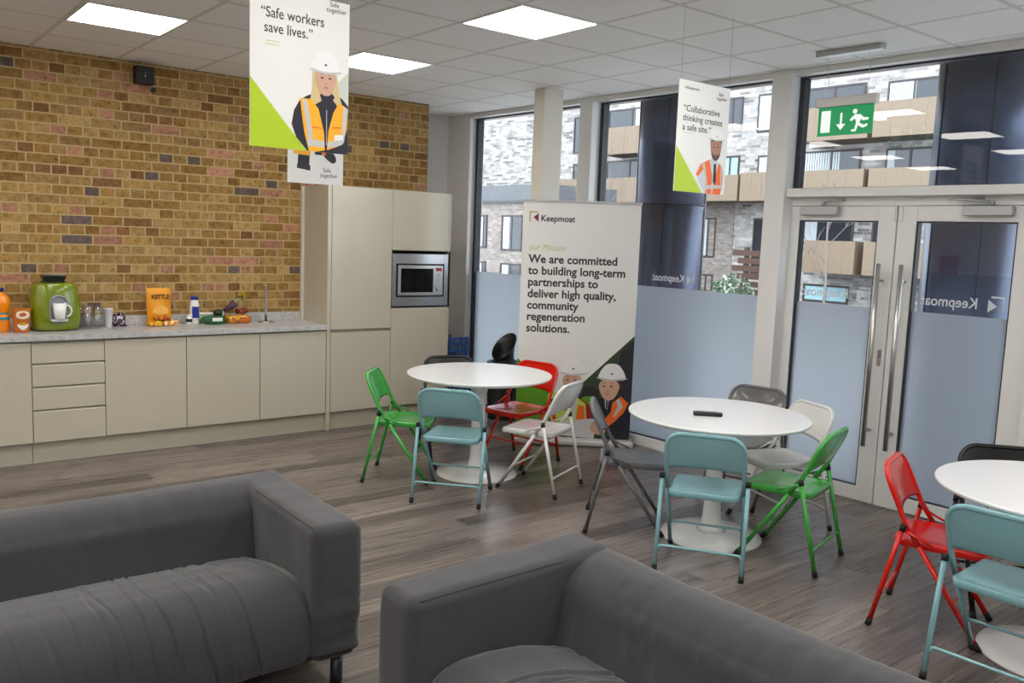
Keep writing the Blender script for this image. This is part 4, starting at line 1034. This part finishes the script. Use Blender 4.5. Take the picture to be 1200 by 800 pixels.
# ------------------------------------------------------------------ roll-up banner
BA = math.atan2(-.676, .754)
t = thing('rollup_banner', (1.588, .092, 0), BA, 'tall white roll-up banner about building long-term partnerships', 'banner')
MB().box(-.0, .99, -.002, .004, .06, 2.07).build('graphic_panel', M_print, t)
MB().box(-.003, .995, -.010, .012, 2.065, 2.085).build('top_rail', M_alu, t, .003)
rbox(-.02, 1.02, -.10, .09, .004, .06, .02, .1).build('base', mat('white banner base', rgb(205, 205, 202), .35, .2), t)
q = MB(); q.tube([(.5, .03, .05), (.5, .02, 2.07)], .010, 10); q.build('support_pole', M_alu, t)
class Pic2(Pic):
    def add(s, m, pts, smooth=True, k=5):
        s.k += 1; s.mb.poly(smoothpts(pts, k) if smooth else pts, I[m] if isinstance(m, str) else m, 0, 'y', -.0026-.00015*s.k); return s
P = Pic2()
P.add(M_green, [(0, .06), (.42, .06), (.42, .34), (0, .735)], False)
P.add('photo green', [(.40, .06), (.99, .06), (.99, .965), (.40, .375)], False)
P.add('photo dark', [(.80, .40), (.99, .40), (.99, .93), (.88, .82)], False)
P.add('photo dark', [(.58, .38), (.70, .36), (.70, .48), (.62, .52), (.57, .47)])
P.add(M_green, [(.56, .36), (.66, .34), (.66, .42), (.58, .42)])
# worker 1, lime vest over red sleeves
P.add('red', [(.27, .30), (.30, .38), (.38, .42), (.50, .43), (.60, .38), (.66, .32), (.66, .18), (.30, .15)], False)
P.add('lime', [(.29, .45), (.27, .36), (.31, .20), (.48, .20), (.47, .30), (.40, .30), (.34, .40), (.36, .44)])
P.add('lime', [(.44, .42), (.50, .43), (.60, .36), (.62, .20), (.44, .20)], False)
P.add('hi orange', [(.54, .35), (.59, .34), (.60, .20), (.52, .20)], False); P.add('band', [(.50, .39), (.53, .38), (.51, .20), (.48, .20)], False)
face(P, .475, .545, .15, .20, 'skin', -.05)
hat(P, .482, .615, .205, .135)
# worker 2, navy jacket and orange vest
P.add('navy', [(.66, .10), (.665, .34), (.72, .42), (.80, .44), (.92, .42), (.985, .34), (.985, .08), (.80, .06)], False)
P.add('hi orange', [(.83, .38), (.90, .44), (.965, .38), (.93, .30), (.86, .22), (.76, .14), (.76, .22), (.82, .30)], False)
P.add('band', [(.86, .40), (.885, .42), (.92, .35), (.85, .25), (.84, .27), (.88, .35)], False)
P.add('shirt', [(.76, .44), (.80, .44), (.79, .32), (.77, .34)], False); P.add('navy', [(.775, .42), (.79, .42), (.79, .33), (.775, .34)], False)
P.add('brown hair', [(.86, .50), (.90, .52), (.90, .60), (.86, .60)])
face(P, .795, .505, .165, .20, 'skin', -.08)
hat(P, .815, .585, .22, .135)
P.add('paper', [(.31, .08), (.68, .06), (.72, .22), (.66, .235), (.40, .20)], False)
P.add('skin', [(.65, .14), (.70, .10), (.77, .10), (.77, .18), (.70, .22), (.66, .19)])
P.done('printed_picture', t)
text('lettering', 'We are committed\nto building long-term\npartnerships to\ndeliver high quality,\ncommunity\nregeneration\nsolutions.', .098, M_ink, t, .062, -.0032, 1.555, width=.825, line=1.0, offset=.0026)
text('lettering', 'our Mission', .075, M_inkpale, t, .058, -.0032, 1.66, width=.31, shear=.25)
text('lettering', 'Keepmoat', .072, mat('navy printing ink', rgb(52, 46, 70), .5), t, .152, -.0032, 1.905, width=.285, offset=.0014)
mb = MB(); mb.poly([(.056, 1.895), (.064, 1.895), (.064, 1.975), (.125, 1.975), (.125, 1.985), (.056, 1.985)], mat('gold printing ink', rgb(200, 170, 110), .5), 0, 'y', -.0032)
mb.poly([(.09, 1.935), (.132, 1.97), (.132, 1.898)], mat('maroon printing ink', rgb(122, 20, 48), .5), 0, 'y', -.0032); mb.build('logo', None, t, recalc=False)

# ------------------------------------------------------------------ exit sign
t = thing('exit_sign', GO, GA, 'green illuminated emergency exit sign hanging above the doors', 'exit sign')
M_sg = mat('green exit legend', rgb(0, 140, 80), .4, emit=rgb(0, 150, 84), es=.25); M_sw = mat('white exit pictogram', (.85, .9, .87, 1), .4, emit=(.9, 1, .95, 1), es=.3)
MB().box(4.10, 4.54, -.42, -.35, 2.992, H-.0005).build('ceiling_bracket', M_alu, t, .004)
MB().box(4.11, 4.525, -.395, -.350, 2.672, 2.730).build('housing', mat('silver sign housing', rgb(205, 202, 198), .4, .1), t, .004)
MB().box(4.128, 4.504, -.375, -.368, 2.490, 2.672).build('legend_panel', M_sg, t)
q = MB()
for y_ in (-.3757, -.3673):
    q.poly([(4.150, 2.512), (4.215, 2.512), (4.215, 2.650), (4.150, 2.650)], M_sw, 0, 'y', y_)
    q.poly([(4.283, 2.63), (4.297, 2.63), (4.297, 2.56), (4.322, 2.56), (4.290, 2.522), (4.258, 2.56), (4.283, 2.56)], M_sw, 0, 'y', y_)
    q.poly(smoothpts(arc(4.382, 2.633, .015, 0, 315, 7), 2), M_sw, 0, 'y', y_)
    q.poly([(4.385, 2.615), (4.42, 2.612), (4.445, 2.590), (4.475, 2.590), (4.475, 2.576), (4.438, 2.573), (4.425, 2.585), (4.415, 2.560), (4.445, 2.545), (4.470, 2.553), (4.470, 2.537), (4.44, 2.527),
            (4.408, 2.545), (4.395, 2.508), (4.365, 2.508), (4.365, 2.521), (4.385, 2.521), (4.395, 2.565), (4.385, 2.590), (4.365, 2.575), (4.350, 2.577), (4.356, 2.590)], M_sw, 0, 'y', y_)
q.build('pictogram', None, t, recalc=False)
for a_, b_ in ((4.16, 4.15), (4.165, 4.19), (4.45, 4.45)):
    MB().tube(smoothpath([(a_, -.385, 2.995), ((a_+b_)/2+.008, -.378, 2.86), (b_, -.372, 2.728)], 5), .0014, 6).build('suspension_wire', M_alu, t)

# ------------------------------------------------------------------ bin and crates
t = thing('waste_bin', (2.10, .92, 0), 0, 'black lined waste bin with an open slanted hood, by the window behind the far table', 'bin')
M_bag = mat('black bin liner', (.012, .012, .014, 1), .22, coat=.4, bump=(14, .9))
q = MB(); rs = []
for i in range(13):
    z = .0+.56*i/12; rs.append([((.155+.02*i/12+.014*noise.noise((math.cos(a)*3, math.sin(a)*3, z*7)))*math.cos(a), (.155+.02*i/12+.014*noise.noise((math.cos(a)*3+5, math.sin(a)*3, z*7)))*math.sin(a), z) for a in [2*PI*j/40 for j in range(40)]])
q.rings(rs); q.build('body', M_bag, t)
q = MB(); rs = []
def hood(r, z, k):
    out = []
    for j in range(40):
        a = 2*PI*j/40; c, d = math.cos(a), math.sin(a)
        out.append((-.012+r*c, .008+r*d, z+k*(.075*(c*.78-d*.62)+.095*(c*.62+d*.78))))
    return out
q.rings([hood(.15, .535, 0), hood(.135, .56, 0), hood(.10, .58, .1), hood(.098, .62, .4), hood(.108, .68, .85), hood(.116, .705, 1), hood(.119, .710, 1), hood(.112, .708, 1), hood(.100, .66, .8), hood(.09, .60, .3), hood(.085, .57, 0)]).build('hood', M_black, t)
M_crate = mat('blue crate plastic', rgb(44, 98, 180), .4)
def crate(z, label, rz):
    t = thing('plastic_crate', (2.19, 2.04, z), rz, label, 'crate', 'stacked blue crates in the corner')
    q = MB(); w_, d_, h_ = .165, .15, .225; th = .008
    for zz in (0, h_*.33, h_*.66, h_-.022):
        hh = .020
        q.box(-w_, w_, -d_, -d_+th, zz, zz+hh); q.box(-w_, w_, d_-th, d_, zz, zz+hh); q.box(-w_, -w_+th, -d_+th, d_-th, zz, zz+hh); q.box(w_-th, w_, -d_+th, d_-th, zz, zz+hh)
    n = 8
    for i in range(n+1):
        x = -w_+(2*w_-.012)*i/n; y = -d_+(2*d_-.012)*i/n
        q.box(x, x+.012, -d_+.001, -d_+th+.001, 0, h_-.003); q.box(x, x+.012, d_-th-.001, d_-.001, 0, h_-.003)
        q.box(-w_+.001, -w_+th+.001, y, y+.012, 0, h_-.003); q.box(w_-th-.001, w_-.001, y, y+.012, 0, h_-.003)
    q.build('basket', M_crate, t)
    q = MB()
    for i in range(7): q.box(-w_+th, w_-th, -d_+.02+i*.042, -d_+.035+i*.042, .002, .010)
    q.build('slatted_base', M_crate, t)
crate(0, 'blue plastic crate at the bottom of the corner stack', 0); crate(.227, 'blue plastic crate in the middle of the corner stack', .03); crate(.454, 'blue plastic crate on top of the corner stack', -.02)

# ------------------------------------------------------------------ on the far left wall, seen mirrored in the door glass
t = thing('fire_alarm_box', (-5.985, .23, 1.28), 0, 'red box on the left wall, seen mirrored in the right-hand door glass', 'alarm box')
MB().box(0, .10, -.13, .13, .10, .44).build('housing', mat('red enamel', rgb(200, 24, 20), .3), t, .01)
for y_ in (-.06, .05): MB().tube([(.05, y_, .11), (.05, y_, -.03)], .018, 10).build('hose', M_black, t)
